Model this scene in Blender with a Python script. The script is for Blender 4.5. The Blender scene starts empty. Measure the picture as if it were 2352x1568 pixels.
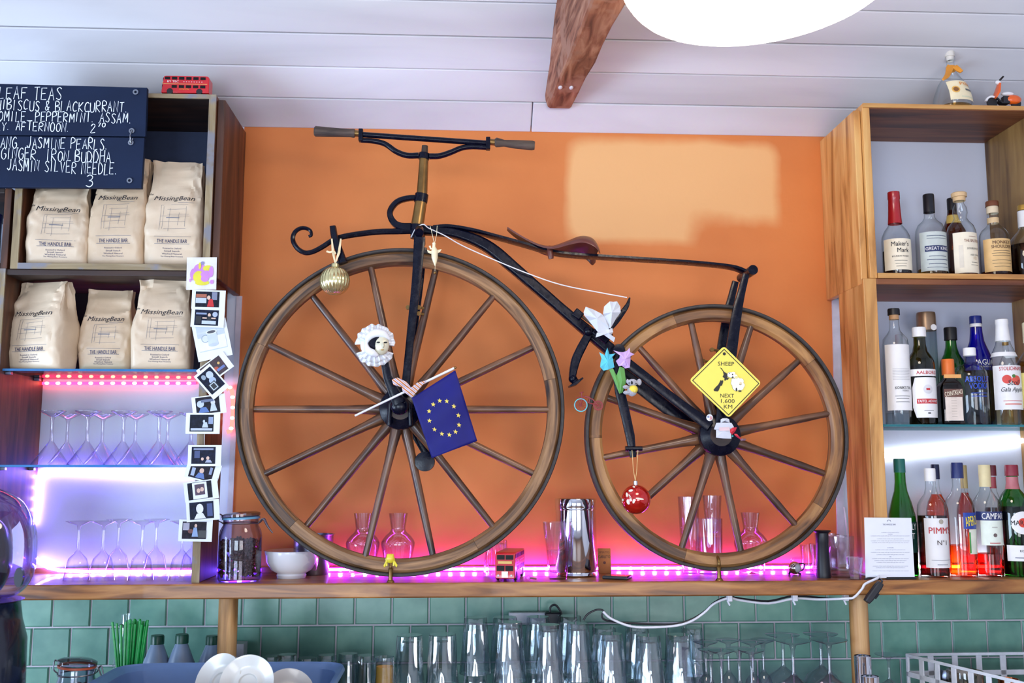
import bpy, math, random
from mathutils import Vector, Matrix, Euler, noise
from mathutils.bvhtree import BVHTree
sc = bpy.context.scene
PI = math.pi
random.seed(7)

# ---------------------------------------------------------------- camera, light, exposure
EYE = Vector((0, -2.95, 1.6))
FPX = 2300.0
ROT = Euler((math.radians(90 + 7.43), 0, math.radians(-2.9)))
cd = bpy.data.cameras.new('camera'); cam = bpy.data.objects.new('camera', cd)
sc.collection.objects.link(cam); sc.camera = cam
cam.location = EYE; cam.rotation_euler = ROT
cd.sensor_width = 36; cd.lens = 36 * FPX / 2352; cd.clip_start = .05
cd.dof.use_dof = True; cd.dof.focus_distance = 2.68; cd.dof.aperture_fstop = 2.8
sc.view_settings.view_transform = 'Standard'; sc.view_settings.look = 'None'
sc.view_settings.gamma = 1; sc.view_settings.use_curve_mapping = False
sc.view_settings.exposure = 0.16
cy = sc.cycles
cy.use_denoising = True; cy.max_bounces = 10; cy.diffuse_bounces = 4; cy.glossy_bounces = 4
cy.transmission_bounces = 8; cy.transparent_max_bounces = 40
cy.caustics_reflective = False; cy.caustics_refractive = False; cy.sample_clamp_indirect = 4
w = bpy.data.worlds.new('world'); sc.world = w; w.use_nodes = True
w.node_tree.nodes['Background'].inputs[0].default_value = (.62, .78, 1, 1)
w.node_tree.nodes['Background'].inputs[1].default_value = .4

def area(name, loc, rot, sx, sy, power, col):
    l = bpy.data.lights.new(name, 'AREA'); l.shape = 'RECTANGLE'; l.size = sx; l.size_y = sy
    l.energy = power; l.color = col
    o = bpy.data.objects.new(name, l); sc.collection.objects.link(o)
    o.location = loc; o.rotation_euler = [math.radians(a) for a in rot]
    return o
# daylight through the shop windows behind and beside the camera
area('window_light', (-1.5, -5.9, 1.3), (104, 0, 0), 1.9, 1.7, 125, (.68, .83, 1))
area('window_light', (1.2, -5.9, 1.3), (104, 0, 0), 1.9, 1.7, 75, (.95, .95, 1))
area('window_light', (-2.93, -2.1, 1.35), (104, 0, -90), 2.4, 1.6, 160, (.6, .77, 1))

R3 = ROT.to_matrix()
def U(px, py, y):
    d = R3 @ Vector(((px - 1176) / FPX, (784 - py) / FPX, -1))
    return EYE + d * ((y - EYE.y) / d.y)
def P(pts, y): return [U(a, b, y) for a, b in pts]
def M(px, y): return px * (y + 2.95) / FPX          # a length in the photograph as metres at depth y

# ---------------------------------------------------------------- materials
def lin(h):
    h = h.lstrip('#'); o = []
    for i in (0, 2, 4):
        v = int(h[i:i + 2], 16) / 255
        o.append(v / 12.92 if v <= .04045 else ((v + .055) / 1.055) ** 2.4)
    return (*o, 1)
_m = {}
def newmat(name):
    m = bpy.data.materials.new(name); m.use_nodes = True
    return m, m.node_tree, m.node_tree.nodes['Principled BSDF']
def nd(t, kind, **kw):
    n = t.nodes.new('ShaderNode' + kind)
    for k, v in kw.items(): setattr(n, k, v)
    return n
def ramp(t, cols):
    r = nd(t, 'ValToRGB'); e = r.color_ramp.elements
    while len(e) < len(cols): e.new(.5)
    for i, (p, c) in enumerate(cols): e[i].position = p; e[i].color = lin(c) if isinstance(c, str) else c
    return r
def flat(col, rough=.5, metal=0, coat=0, var=.06, scale=30, bump=0, spec=.5, sheen=0):
    key = (col, rough, metal, coat, var, scale, bump, spec, sheen)
    if key in _m: return _m[key]
    m, t, b = newmat('paint_' + col.strip('#'))
    tc = nd(t, 'TexCoord'); n = nd(t, 'TexNoise'); n.inputs['Scale'].default_value = scale; n.inputs['Detail'].default_value = 4
    t.links.new(tc.outputs['Object'], n.inputs['Vector'])
    c = lin(col)
    r = ramp(t, [(.3, tuple(x * (1 - var * 2) for x in c[:3]) + (1,)), (.7, tuple(min(1, x * (1 + var)) for x in c[:3]) + (1,))])
    t.links.new(n.outputs['Fac'], r.inputs[0]); t.links.new(r.outputs[0], b.inputs['Base Color'])
    b.inputs['Roughness'].default_value = rough; b.inputs['Metallic'].default_value = metal
    b.inputs['Coat Weight'].default_value = coat; b.inputs['Specular IOR Level'].default_value = spec
    b.inputs['Sheen Weight'].default_value = sheen
    if bump:
        bp = nd(t, 'Bump'); bp.inputs['Strength'].default_value = bump; bp.inputs['Distance'].default_value = .002
        t.links.new(n.outputs['Fac'], bp.inputs['Height']); t.links.new(bp.outputs[0], b.inputs['Normal'])
    _m[key] = m; return m
def wood(axis, c1, c2, c3, rough=.5, scale=6, stretch=9, coat=0, polar=False, worn=None):
    key = ('wood', axis, c1, c2, c3, rough, scale, stretch, coat, polar, worn)
    if key in _m: return _m[key]
    m, t, b = newmat('wood_' + c2.strip('#'))
    tc = nd(t, 'TexCoord'); src = tc.outputs['Object']
    if polar:
        sp = nd(t, 'SeparateXYZ'); t.links.new(src, sp.inputs[0])
        at = nd(t, 'Math', operation='ARCTAN2'); t.links.new(sp.outputs[2], at.inputs[0]); t.links.new(sp.outputs[0], at.inputs[1])
        ml = nd(t, 'Math', operation='MULTIPLY'); ml.inputs[1].default_value = .4; t.links.new(at.outputs[0], ml.inputs[0])
        ln = nd(t, 'Vector' + 'Math', operation='LENGTH'); t.links.new(src, ln.inputs[0])
        cb = nd(t, 'CombineXYZ'); t.links.new(ml.outputs[0], cb.inputs[0]); t.links.new(sp.outputs[1], cb.inputs[1]); t.links.new(ln.outputs['Value'], cb.inputs[2])
        src = cb.outputs[0]
    oi = nd(t, 'ObjectInfo'); ad = nd(t, 'VectorMath', operation='ADD')
    sc2 = nd(t, 'VectorMath', operation='SCALE'); sc2.inputs[0].default_value = (7, 5, 9); t.links.new(oi.outputs['Random'], sc2.inputs['Scale'])
    t.links.new(src, ad.inputs[0]); t.links.new(sc2.outputs[0], ad.inputs[1])
    mp = nd(t, 'Mapping'); s = [stretch] * 3; s['xyz'.index(axis)] = 1
    mp.inputs['Scale'].default_value = s; t.links.new(ad.outputs[0], mp.inputs[0])
    n = nd(t, 'TexNoise'); n.inputs['Scale'].default_value = scale; n.inputs['Detail'].default_value = 6; n.inputs['Distortion'].default_value = .8
    n2 = nd(t, 'TexNoise'); n2.inputs['Scale'].default_value = scale * .35; n2.inputs['Detail'].default_value = 3
    t.links.new(mp.outputs[0], n.inputs['Vector']); t.links.new(mp.outputs[0], n2.inputs['Vector'])
    r = ramp(t, [(.3, c1), (.5, c2), (.68, c3)]); t.links.new(n.outputs['Fac'], r.inputs[0])
    r2 = ramp(t, [(.3, (.55, .52, .5, 1)), (.62, (1, 1, 1, 1))]); t.links.new(n2.outputs['Fac'], r2.inputs[0])
    mx = nd(t, 'Mix', data_type='RGBA', blend_type='MULTIPLY'); mx.inputs[0].default_value = .75
    t.links.new(r.outputs[0], mx.inputs[6]); t.links.new(r2.outputs[0], mx.inputs[7])
    out = mx.outputs[2]
    if worn:
        n3 = nd(t, 'TexNoise'); n3.inputs['Scale'].default_value = 14; n3.inputs['Detail'].default_value = 5
        t.links.new(ad.outputs[0], n3.inputs['Vector'])
        r3 = ramp(t, [(.52, (0, 0, 0, 1)), (.62, (1, 1, 1, 1))]); t.links.new(n3.outputs['Fac'], r3.inputs[0])
        m3 = nd(t, 'Mix', data_type='RGBA'); t.links.new(r3.outputs[0], m3.inputs[0]); t.links.new(out, m3.inputs[6]); m3.inputs[7].default_value = lin(worn)
        out = m3.outputs[2]
    t.links.new(out, b.inputs['Base Color'])
    b.inputs['Roughness'].default_value = rough; b.inputs['Coat Weight'].default_value = coat
    bp = nd(t, 'Bump'); bp.inputs['Strength'].default_value = .35; bp.inputs['Distance'].default_value = .001
    t.links.new(n.outputs['Fac'], bp.inputs['Height']); t.links.new(bp.outputs[0], b.inputs['Normal'])
    _m[key] = m; return m
def glass(tint='#ffffff', edge='#9fb0b8', refl=1.0, rough=.02, ior=1.5):
    key = ('glass', tint, edge, refl, rough, ior)
    if key in _m: return _m[key]
    m = bpy.data.materials.new('glass_' + tint.strip('#')); m.use_nodes = True; t = m.node_tree; t.nodes.clear()
    out = nd(t, 'OutputMaterial'); tr = nd(t, 'BsdfTransparent'); gl = nd(t, 'BsdfGlossy'); gl.inputs['Roughness'].default_value = rough
    lw = nd(t, 'LayerWeight'); lw.inputs['Blend'].default_value = .35
    r = ramp(t, [(.25, tint), (.95, edge)]); t.links.new(lw.outputs['Facing'], r.inputs[0]); t.links.new(r.outputs[0], tr.inputs[0])
    l2 = nd(t, 'LayerWeight'); l2.inputs['Blend'].default_value = .5
    pw = nd(t, 'Math', operation='POWER'); t.links.new(l2.outputs['Facing'], pw.inputs[0]); pw.inputs[1].default_value = 3.5
    mu = nd(t, 'Math', operation='MULTIPLY_ADD', use_clamp=True); mu.inputs[1].default_value = .7 * min(refl, 1.35); mu.inputs[2].default_value = .045 * refl; t.links.new(pw.outputs[0], mu.inputs[0])
    mx = nd(t, 'MixShader'); t.links.new(mu.outputs[0], mx.inputs[0]); t.links.new(tr.outputs[0], mx.inputs[1]); t.links.new(gl.outputs[0], mx.inputs[2])
    t.links.new(mx.outputs[0], out.inputs[0]); _m[key] = m; return m
def glow(col, strength):
    key = ('glow', col, strength)
    if key in _m: return _m[key]
    m = bpy.data.materials.new('light'); m.use_nodes = True; t = m.node_tree; t.nodes.clear()
    out = nd(t, 'OutputMaterial'); e = nd(t, 'Emission'); e.inputs[0].default_value = lin(col) if isinstance(col, str) else (*col, 1); e.inputs[1].default_value = strength
    t.links.new(e.outputs[0], out.inputs[0]); _m[key] = m; return m

# ---------------------------------------------------------------- geometry
def cr(pts, n=6):
    """Catmull-Rom through points (tuples or vectors of any size)."""
    q = [Vector(p) for p in pts]; q = [q[0] * 2 - q[1]] + q + [q[-1] * 2 - q[-2]]; o = []
    for i in range(1, len(q) - 2):
        a, b, c, d = q[i - 1:i + 3]
        for k in range(n):
            t = k / n
            o.append(.5 * ((2 * b) + (c - a) * t + (2 * a - 5 * b + 4 * c - d) * t * t + (3 * b - a - 3 * c + d) * t ** 3))
    o.append(q[-2].copy()); return o
def at(v, i, n):
    if not isinstance(v, (list, tuple)): return v
    x = i / max(1, n - 1) * (len(v) - 1); k = min(int(x), len(v) - 2); return v[k] + (v[k + 1] - v[k]) * (x - k)
class G:
    def __init__(s): s.v = []; s.f = []
    def add(s, v, f):
        o = len(s.v); s.v += [Vector(p) for p in v]; s.f += [[i + o for i in q] for q in f]; return s
    def box(s, c, d, rot=None):
        c = Vector(c); h = Vector(d) / 2
        v = [Vector((x * h.x, y * h.y, z * h.z)) for x in (-1, 1) for y in (-1, 1) for z in (-1, 1)]
        if rot is not None:
            m = Euler(rot).to_matrix(); v = [m @ p for p in v]
        return s.add([p + c for p in v], [(0, 1, 3, 2), (4, 6, 7, 5), (0, 4, 5, 1), (2, 3, 7, 6), (0, 2, 6, 4), (1, 5, 7, 3)])
    def bb(s, x0, x1, y0, y1, z0, z1): return s.box(((x0 + x1) / 2, (y0 + y1) / 2, (z0 + z1) / 2), (abs(x1 - x0), abs(y1 - y0), abs(z1 - z0)))
    def lathe(s, prof, n=24, c=(0, 0, 0), shape=None, axis='z', sx=1, sy=1):
        c = Vector(c); rows = []; v = []; f = []
        for r, z in prof:
            if r < 1e-6: rows.append([len(v)]); v.append(Vector((0, 0, z)))
            else:
                row = []
                for i in range(n):
                    a = 2 * PI * i / n; k = shape(a, z) if shape else 1
                    row.append(len(v)); v.append(Vector((r * k * math.cos(a) * sx, r * k * math.sin(a) * sy, z)))
                rows.append(row)
        for a, b in zip(rows, rows[1:]):
            for i in range(n):
                j = (i + 1) % n
                if len(a) == 1 and len(b) == 1: continue
                if len(a) == 1: f.append((a[0], b[j], b[i]))
                elif len(b) == 1: f.append((a[i], a[j], b[0]))
                else: f.append((a[i], a[j], b[j], b[i]))
        if axis == 'y': v = [Vector((p.x, -p.z, p.y)) for p in v]
        if axis == 'x': v = [Vector((p.z, p.y, -p.x)) for p in v]
        return s.add([p + c for p in v], f)
    def sphere(s, c, r, n=16, m=10):
        r = (r, r, r) if not isinstance(r, (tuple, list)) else r
        g = G().lathe([(math.sin(PI * i / m), -math.cos(PI * i / m)) for i in range(m + 1)], n)
        return s.add([Vector((p.x * r[0], p.y * r[1], p.z * r[2])) + Vector(c) for p in g.v], g.f)
    def tube(s, pts, r, n=8, closed=False, flat=None, caps=True):
        """Round or (flat=(width_along_y, height)) rectangular sweep."""
        pts = [Vector(p) for p in pts]; N = len(pts); v = []; f = []; up = None
        for i, p in enumerate(pts):
            a = pts[(i - 1) % N] if closed or i else pts[0]; b = pts[(i + 1) % N] if closed or i < N - 1 else pts[-1]
            t = (b - a).normalized()
            if flat:
                u = Vector((0, 1, 0)); u = (u - t * u.dot(t)).normalized(); w = t.cross(u)
                fw = at(flat[0], i, N) / 2; fh = at(flat[1], i, N) / 2; k = .72
                for (x, y) in ((-1, -k), (-k, -1), (k, -1), (1, -k), (1, k), (k, 1), (-k, 1), (-1, k)):
                    v.append(p + u * (x * fw) + w * (y * fh))
            else:
                if up is None: up = t.orthogonal().normalized()
                up = (up - t * up.dot(t)).normalized(); w = t.cross(up); rr = at(r, i, N)
                for k in range(n):
                    a2 = 2 * PI * k / n; v.append(p + (up * math.cos(a2) + w * math.sin(a2)) * rr)
        if flat: n = 8
        for i in range(N if closed else N - 1):
            a = i * n; b = ((i + 1) % N) * n
            for k in range(n): f.append((a + k, a + (k + 1) % n, b + (k + 1) % n, b + k))
        if not closed and caps: f.append(list(range(n))[::-1]); f.append([(N - 1) * n + k for k in range(n)])
        return s.add(v, f)
    def prism(s, poly, y0, y1):
        """Polygon in x,z given a thickness along y."""
        n = len(poly)
        return s.add([(x, y0, z) for x, z in poly] + [(x, y1, z) for x, z in poly],
                     [list(range(n)), list(range(n, 2 * n))[::-1]] + [(i, i + n, (i + 1) % n + n, (i + 1) % n) for i in range(n)])
    def ring(s, r0, r1, w, a0, a1, n, c=(0, 0, 0), ch=.2):
        """Arc in the x,z plane with a chamfered section, thickness w along y."""
        c = Vector(c); m = (r1 - r0) * ch; q = [(r0, -w / 2 + m), (r0 + m, -w / 2), (r1 - m, -w / 2), (r1, -w / 2 + m), (r1, w / 2 - m), (r1 - m, w / 2), (r0 + m, w / 2), (r0, w / 2 - m)]
        full = abs(a1 - a0) > 2 * PI - 1e-4; N = n if full else n + 1; v = []; f = []
        for i in range(N):
            a = a0 + (a1 - a0) * i / n
            for r, y in q: v.append(c + Vector((r * math.cos(a), y, r * math.sin(a))))
        for i in range(n):
            for k in range(8):
                a = i * 8; b = ((i + 1) % N) * 8; f.append((a + k, a + (k + 1) % 8, b + (k + 1) % 8, b + k))
        if not full: f.append(list(range(8))); f.append([(N - 1) * 8 + k for k in range(8)])
        return s.add(v, f)
    def patch(s, fn, nu, nv):
        v = [fn(i / nu, j / nv) for j in range(nv + 1) for i in range(nu + 1)]
        return s.add(v, [(j * (nu + 1) + i, j * (nu + 1) + i + 1, (j + 1) * (nu + 1) + i + 1, (j + 1) * (nu + 1) + i) for j in range(nv) for i in range(nu)])
    def xf(s, m): s.v = [m @ p for p in s.v]; return s
    def mv(s, d): d = Vector(d); s.v = [p + d for p in s.v]; return s
    def rot(s, ax, deg): return s.xf(Matrix.Rotation(math.radians(deg), 3, ax))
    def join(s, g): return s.add(g.v, g.f)
def mesh(name, g, m, smooth=38):
    me = bpy.data.meshes.new(name); me.from_pydata([tuple(p) for p in g.v], [], [tuple(q) for q in g.f])
    if m is not None: me.materials.append(m)
    if smooth:
        me.polygons.foreach_set('use_smooth', [True] * len(me.polygons)); me.set_sharp_from_angle(angle=math.radians(smooth))
    me.update(); return me
def worldloc(o):
    v = Vector((0, 0, 0))
    while o is not None: v = v + o.location; o = o.parent
    return v
def obj(name, g, m, parent=None, w=False, smooth=38, bevel=0, label=None):
    """ONE mesh object. w=True: g is in world coordinates and is brought into the parent's."""
    if w and parent is not None: g = G().add(g.v, g.f).mv(-worldloc(parent))
    o = bpy.data.objects.new(name, mesh(name, g, m, smooth)); sc.collection.objects.link(o)
    if parent is not None: o.parent = parent
    if bevel:
        b = o.modifiers.new('bevel', 'BEVEL'); b.width = bevel; b.segments = 2; b.limit_method = 'ANGLE'
    if label: o['label'] = label
    return o
def tag(o, label, cat, group=None, kind=None):
    o['label'] = label; o['category'] = cat
    if group: o['group'] = group
    if kind: o['kind'] = kind
    return o
def thing(name, label, cat, loc=(0, 0, 0), rz=0, group=None):
    o = bpy.data.objects.new(name, None); sc.collection.objects.link(o); o.location = loc; o.rotation_euler = (0, 0, rz)
    o.empty_display_size = .02
    return tag(o, label, cat, group)
def solo(name, g, m, label, cat, group=None, smooth=38, bevel=0, kind=None):
    """A thing that is one mesh, given in world coordinates; its origin goes to its base."""
    xs = [p.x for p in g.v]; ys = [p.y for p in g.v]; zs = [p.z for p in g.v]
    c = Vector(((min(xs) + max(xs)) / 2, (min(ys) + max(ys)) / 2, min(zs)))
    o = obj(name, G().add(g.v, g.f).mv(-c), m, None, False, smooth, bevel); o.location = c
    return tag(o, label, cat, group, kind)
def struct(name, g, m, parent=None, smooth=0, bevel=0):
    o = obj(name, g, m, parent, False, smooth, bevel)
    if parent is None: o['kind'] = 'structure'
    return o
def dup(root, loc, rz=0, label=None, group=None):
    r = root.copy(); sc.collection.objects.link(r); r.location = loc; r.rotation_euler = (0, 0, rz)
    if label: r['label'] = label
    if group: r['group'] = group
    for ch in list(root.children):
        c = ch.copy(); sc.collection.objects.link(c); c.parent = r
        for q in ch.children:
            d = q.copy(); sc.collection.objects.link(d); d.parent = c
    return r
def ordinal(i): return ['leftmost', 'second from left', 'third from left', 'fourth from left', 'fifth from left', 'sixth from left', 'seventh from left', 'eighth from left', 'ninth from left', 'tenth from left', 'eleventh from left', 'twelfth from left', 'thirteenth from left', 'fourteenth from left', 'rightmost'][i]

# ---------------------------------------------------------------- lettering
_t = {}
def text2d(s, bold=0.0):
    key = s
    if key not in _t:
        cu = bpy.data.curves.new('lettering', 'FONT'); cu.body = s; cu.size = 1; cu.resolution_u = 2
        o = bpy.data.objects.new('lettering', cu); sc.collection.objects.link(o)
        me = bpy.data.meshes.new_from_object(o)
        v = [(p.co.x, p.co.y) for p in me.vertices]; f = [tuple(q.vertices) for q in me.polygons]
        bpy.data.objects.remove(o); bpy.data.curves.remove(cu); bpy.data.meshes.remove(me)
        x0 = min(a for a, b in v); x1 = max(a for a, b in v); y0 = min(b for a, b in v); y1 = max(b for a, b in v)
        _t[key] = ([((a - x0) / (x1 - x0) - .5, (b - y0) / (y1 - y0) - .5) for a, b in v], f, (x1 - x0) / (y1 - y0))
    return _t[key]
def lettering(s, x, z, w=None, h=None, rot=0, bold=0.0, shear=0, fn=None, g=None):
    """Flat letters as a mesh in the x,z plane, bounding box w by h centred at x,z; fn maps (x,z) to a point of the surface."""
    v, f, asp = text2d(s)
    if bold > .015:                      # heavier strokes: the same letters struck twice, a little apart
        b_ = bold * .6 / asp; n_ = len(v); v = [(a - b_ / 2, b) for a, b in v] + [(a + b_ / 2, b) for a, b in v]; f = list(f) + [tuple(i + n_ for i in q) for q in f]
    if w is None: w = h * asp
    if h is None: h = w / asp
    c, d = math.cos(rot), math.sin(rot); o = []
    for a, b in v:
        a = a * w + shear * b * h; b = b * h
        p = (x + a * c - b * d, z + a * d + b * c); o.append(fn(*p) if fn else (p[0], 0, p[1]))
    if bold > .015: o = [Vector(p) - Vector((0, .00015 if i >= n_ else 0, 0)) for i, p in enumerate(o)]
    g = g or G(); g.add(o, f); return g
def onto(tree, off=.0012, dy=None):
    """Maps (x,z) to the first surface met when looking along +y."""
    def fn(x, z):
        h = tree.ray_cast(Vector((x, -5, z)), Vector((0, 1, 0)))
        return Vector((x, (h[0].y if h[0] is not None else 0) - off, z))
    return fn
STROKES = {
 'A': ['0,0 2,6 4,0', '.8,2.3 3.3,2.3'], 'B': ['0,0 0,6 3,5.6 3.2,4 0,3.1 3.8,2.4 3.4,.3 0,0'], 'C': ['4,5 2.5,6 .6,4.8 0,2.5 1,.3 3.8,.6'],
 'D': ['0,0 0,6 2.5,5.5 4,3 2.8,.6 0,0'], 'E': ['4,6 0,6 0,0 3.8,0', '0,3 3,3.2'], 'F': ['4,6 0,6 0,0', '0,3.2 3,3.2'], 'G': ['4,5.2 2.3,6 .3,4.3 .3,1.4 2.2,0 4,1 4,2.8 2.3,2.8'],
 'H': ['0,0 .2,6', '4,0 4,6', '0,3 4,3.2'], 'I': ['1,0 1.2,6'], 'J': ['3.5,6 3.3,1.5 1.8,0 .2,1'], 'K': ['0,0 0,6', '3.8,6 0,2.8 3.8,0'], 'L': ['.3,6 0,0 3.4,.2'],
 'M': ['0,0 .5,6 2.3,2 4.2,6 4.5,0'], 'N': ['0,0 .3,6 3.7,0 4,6'], 'O': ['2,6 .3,4.5 .3,1.5 2,0 3.8,1.5 3.8,4.5 2,6'], 'P': ['0,0 .2,6 3.4,5.6 3.6,3.8 .1,2.8'],
 'Q': ['2,6 .3,4.5 .3,1.5 2,0 3.8,1.5 3.8,4.5 2,6', '2.3,1.6 4,-.4'], 'R': ['0,0 .2,6 3.4,5.6 3.4,3.8 .1,3 3.8,0'], 'S': ['3.8,5.2 2.2,6 .4,4.8 3.6,1.8 2.4,0 0,.8'],
 'T': ['0,6 4.2,6.1', '2.1,6 2,0'], 'U': ['0,6 .3,1 2,0 3.8,1 4,6'], 'V': ['0,6 1.8,0 3.8,6'], 'W': ['0,6 1,0 2.3,4 3.6,0 4.6,6'], 'X': ['0,0 4,6', '0,6 4,0'],
 'Y': ['0,6 1.9,3 4,6', '1.9,3 1.8,0'], 'Z': ['0,6 4,6 0,0 4,0'], '2': ['.2,4.6 1.6,6 3.3,4.7 .1,.1 3.8,.3'], '3': ['.3,5.2 1.8,6 3.3,5 2.6,3.5 1.5,3.2 3.1,2.8 3.6,1.3 2.2,0 .2,.7'],
 '7': ['0,6 3.4,6 1.4,0'], '0': ['2,6 .3,4.5 .3,1.5 2,0 3.8,1.5 3.8,4.5 2,6'], '.': ['.2,0 .6,.3'], '&': ['3.4,0 .8,4.6 2,6 3,4.8 .2,1.6 1.4,0 3.8,2.2']}
def chalk(lines, fn):
    """Hand-drawn capitals as ribbons. lines: (text, x0, y0, x1, y1, height) in photograph-like board units."""
    g = G(); rnd = random.Random(3)
    for s, x0, y0, x1, y1, h in lines:
        adv = [(.9 if ch == 'I' else .8 if ch == '.' else 1.25 if ch in 'MW' else .8 if ch == ' ' else 1.1) for ch in s]
        tot = sum(adv); k = 0
        for ch, a in zip(s, adv):
            bx = x0 + (x1 - x0) * k / tot; by = y0 + (y1 - y0) * k / tot; k += a
            cw = (x1 - x0) / tot * .82; jx = rnd.uniform(-.06, .06); jy = rnd.uniform(-.08, .08) * h; hs = h * rnd.uniform(.92, 1.1)
            for st in STROKES.get(ch, []):
                p = [tuple(float(q) for q in a2.split(',')) for a2 in st.split()]
                if len(p) > 4 or ch in 'SCGJU': p = [tuple(q) for q in cr(p, 3)]
                q = [(bx + (x / 4.2 + jx + y / 6 * .16) * cw, by - y / 6 * hs + jy) for x, y in p]
                th = 1.0; L = []; Rr = []
                for i, (x, y) in enumerate(q):
                    a0 = q[max(0, i - 1)]; b0 = q[min(len(q) - 1, i + 1)]; dx, dy = b0[0] - a0[0], b0[1] - a0[1]; l = math.hypot(dx, dy) or 1
                    tt = th * rnd.uniform(.7, 1.2); L.append(fn(x - dy / l * tt, y + dx / l * tt)); Rr.append(fn(x + dy / l * tt, y - dx / l * tt))
                n = len(q); g.add(L + Rr, [(i, i + 1, i + 1 + n, i + n) for i in range(n - 1)])
    return g

# ---------------------------------------------------------------- the room
ZS = U(1176, 1337, -.31).z            # top of the long shelf
ZB = ZS - .038
ZC = .915                             # worktop under it
ZW = U(1176, 303, 0).z                # where the sloping ceiling meets the wall
SL = .70
def wall_paint():
    m, t, b = newmat('wall_paint')
    tc = nd(t, 'TexCoord'); sp = nd(t, 'SeparateXYZ'); t.links.new(tc.outputs['Object'], sp.inputs[0])
    nz = nd(t, 'TexNoise'); nz.inputs['Scale'].default_value = 5; nz.inputs['Detail'].default_value = 5; t.links.new(tc.outputs['Object'], nz.inputs['Vector'])
    def mth(op, a, b_=None, cl=False):
        n = nd(t, 'Math', operation=op, use_clamp=cl)
        for i, q in enumerate((a, b_)):
            if q is None: continue
            if isinstance(q, (int, float)): n.inputs[i].default_value = q
            else: t.links.new(q, n.inputs[i])
        return n.outputs[0]
    X, Z, N = sp.outputs[0], sp.outputs[2], mth('SUBTRACT', nz.outputs['Fac'], .5)
    def inside(x0, x1, z0, z1, jit, soft):
        dx = mth('SUBTRACT', mth('ABSOLUTE', mth('SUBTRACT', X, (x0 + x1) / 2)), (x1 - x0) / 2)
        dz = mth('SUBTRACT', mth('ABSOLUTE', mth('SUBTRACT', Z, (z0 + z1) / 2)), (z1 - z0) / 2)
        # rounded corners: a smooth maximum of both distances
        d = nd(t, 'Math', operation='SMOOTH_MAX'); t.links.new(dx, d.inputs[0]); t.links.new(dz, d.inputs[1]); d.inputs[2].default_value = .09 if soft > .01 else .001
        e = mth('ADD', d.outputs[0], mth('MULTIPLY', N, jit))
        return mth('SUBTRACT', 1, mth('DIVIDE', mth('ADD', e, soft), 2 * soft, True), True)
    xl, xr = U(550, 600, 0).x, U(1908, 600, 0).x
    o = inside(xl, xr, ZB, 4, .012, .001)
    p1 = U(1297, 322, 0); p2 = U(1790, 560, 0); p3 = U(1590, 505, 0); p4 = U(1790, 640, 0)
    patch = inside(p1.x, p2.x, p2.z, p1.z, .05, .015)
    notch = inside(p3.x, p4.x + .2, p4.z - .1, p3.z, .12, .03)
    patch = mth('MULTIPLY', patch, mth('SUBTRACT', 1, notch))
    n2 = nd(t, 'TexNoise'); n2.inputs['Scale'].default_value = 2.2; n2.inputs['Detail'].default_value = 6; t.links.new(tc.outputs['Object'], n2.inputs['Vector'])
    r = ramp(t, [(.3, '#cc7234'), (.7, '#de8442')]); t.links.new(n2.outputs['Fac'], r.inputs[0])
    m1 = nd(t, 'Mix', data_type='RGBA'); t.links.new(patch, m1.inputs[0]); t.links.new(r.outputs[0], m1.inputs[6]); m1.inputs[7].default_value = lin('#eab074')
    m2 = nd(t, 'Mix', data_type='RGBA'); t.links.new(o, m2.inputs[0]); m2.inputs[6].default_value = lin('#d0d8ec'); t.links.new(m1.outputs[2], m2.inputs[7])
    t.links.new(m2.outputs[2], b.inputs['Base Color']); b.inputs['Roughness'].default_value = .62
    bp = nd(t, 'Bump'); bp.inputs['Strength'].default_value = .25; bp.inputs['Distance'].default_value = .003
    n3 = nd(t, 'TexNoise'); n3.inputs['Scale'].default_value = 40; n3.inputs['Detail'].default_value = 5; t.links.new(tc.outputs['Object'], n3.inputs['Vector'])
    t.links.new(n3.outputs['Fac'], bp.inputs['Height']); t.links.new(bp.outputs[0], b.inputs['Normal'])
    return m
wallm = wall_paint()
white = flat('#dfe1e8', .6, var=.03, scale=4)
XL, XR = -3.0, 3.2
wb = struct('wall_back', G().bb(XL, XR, 0, .15, 0, ZW + .12), wallm)
struct('wall_left', G().bb(XL - .15, XL, -6.1, .15, 0, 5), white)
struct('wall_right', G().bb(XR, XR + .15, -6.1, .15, 0, 5), white)
struct('wall_front', G().bb(XL, XR, -6.15, -6, 0, 3), white)
struct('floor', G().bb(XL - .15, XR + .15, -6.15, .15, -.1, 0), wood('x', '#5a3a22', '#7a5232', '#8f6540', .5, 3, 12))
yr = -3.2; zr_ = ZW - SL * yr
ce = struct('ceiling', G().prism([(-y, 0) for y in (0, 1)] and [(0, 0), (1, 0), (1, 1)], 0, 0) if False else
            G().add([(x, y, z + dz) for x in (XL, XR) for (y, z) in ((.05, ZW - .05 * SL), (yr, zr_), (-6.1, ZW - .05)) for dz in (.022, .08)],
                    [(0, 2, 8, 6), (2, 4, 10, 8), (1, 7, 9, 3), (3, 9, 11, 5), (0, 1, 3, 2), (2, 3, 5, 4), (6, 8, 9, 7), (8, 10, 11, 9), (0, 6, 7, 1), (4, 5, 11, 10)]), white)
plm = wood('x', '#d9dbe4', '#e2e4ec', '#e6e8ef', .5, 1.2, 6)
ws = .0875; L = math.hypot(1, SL)
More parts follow.
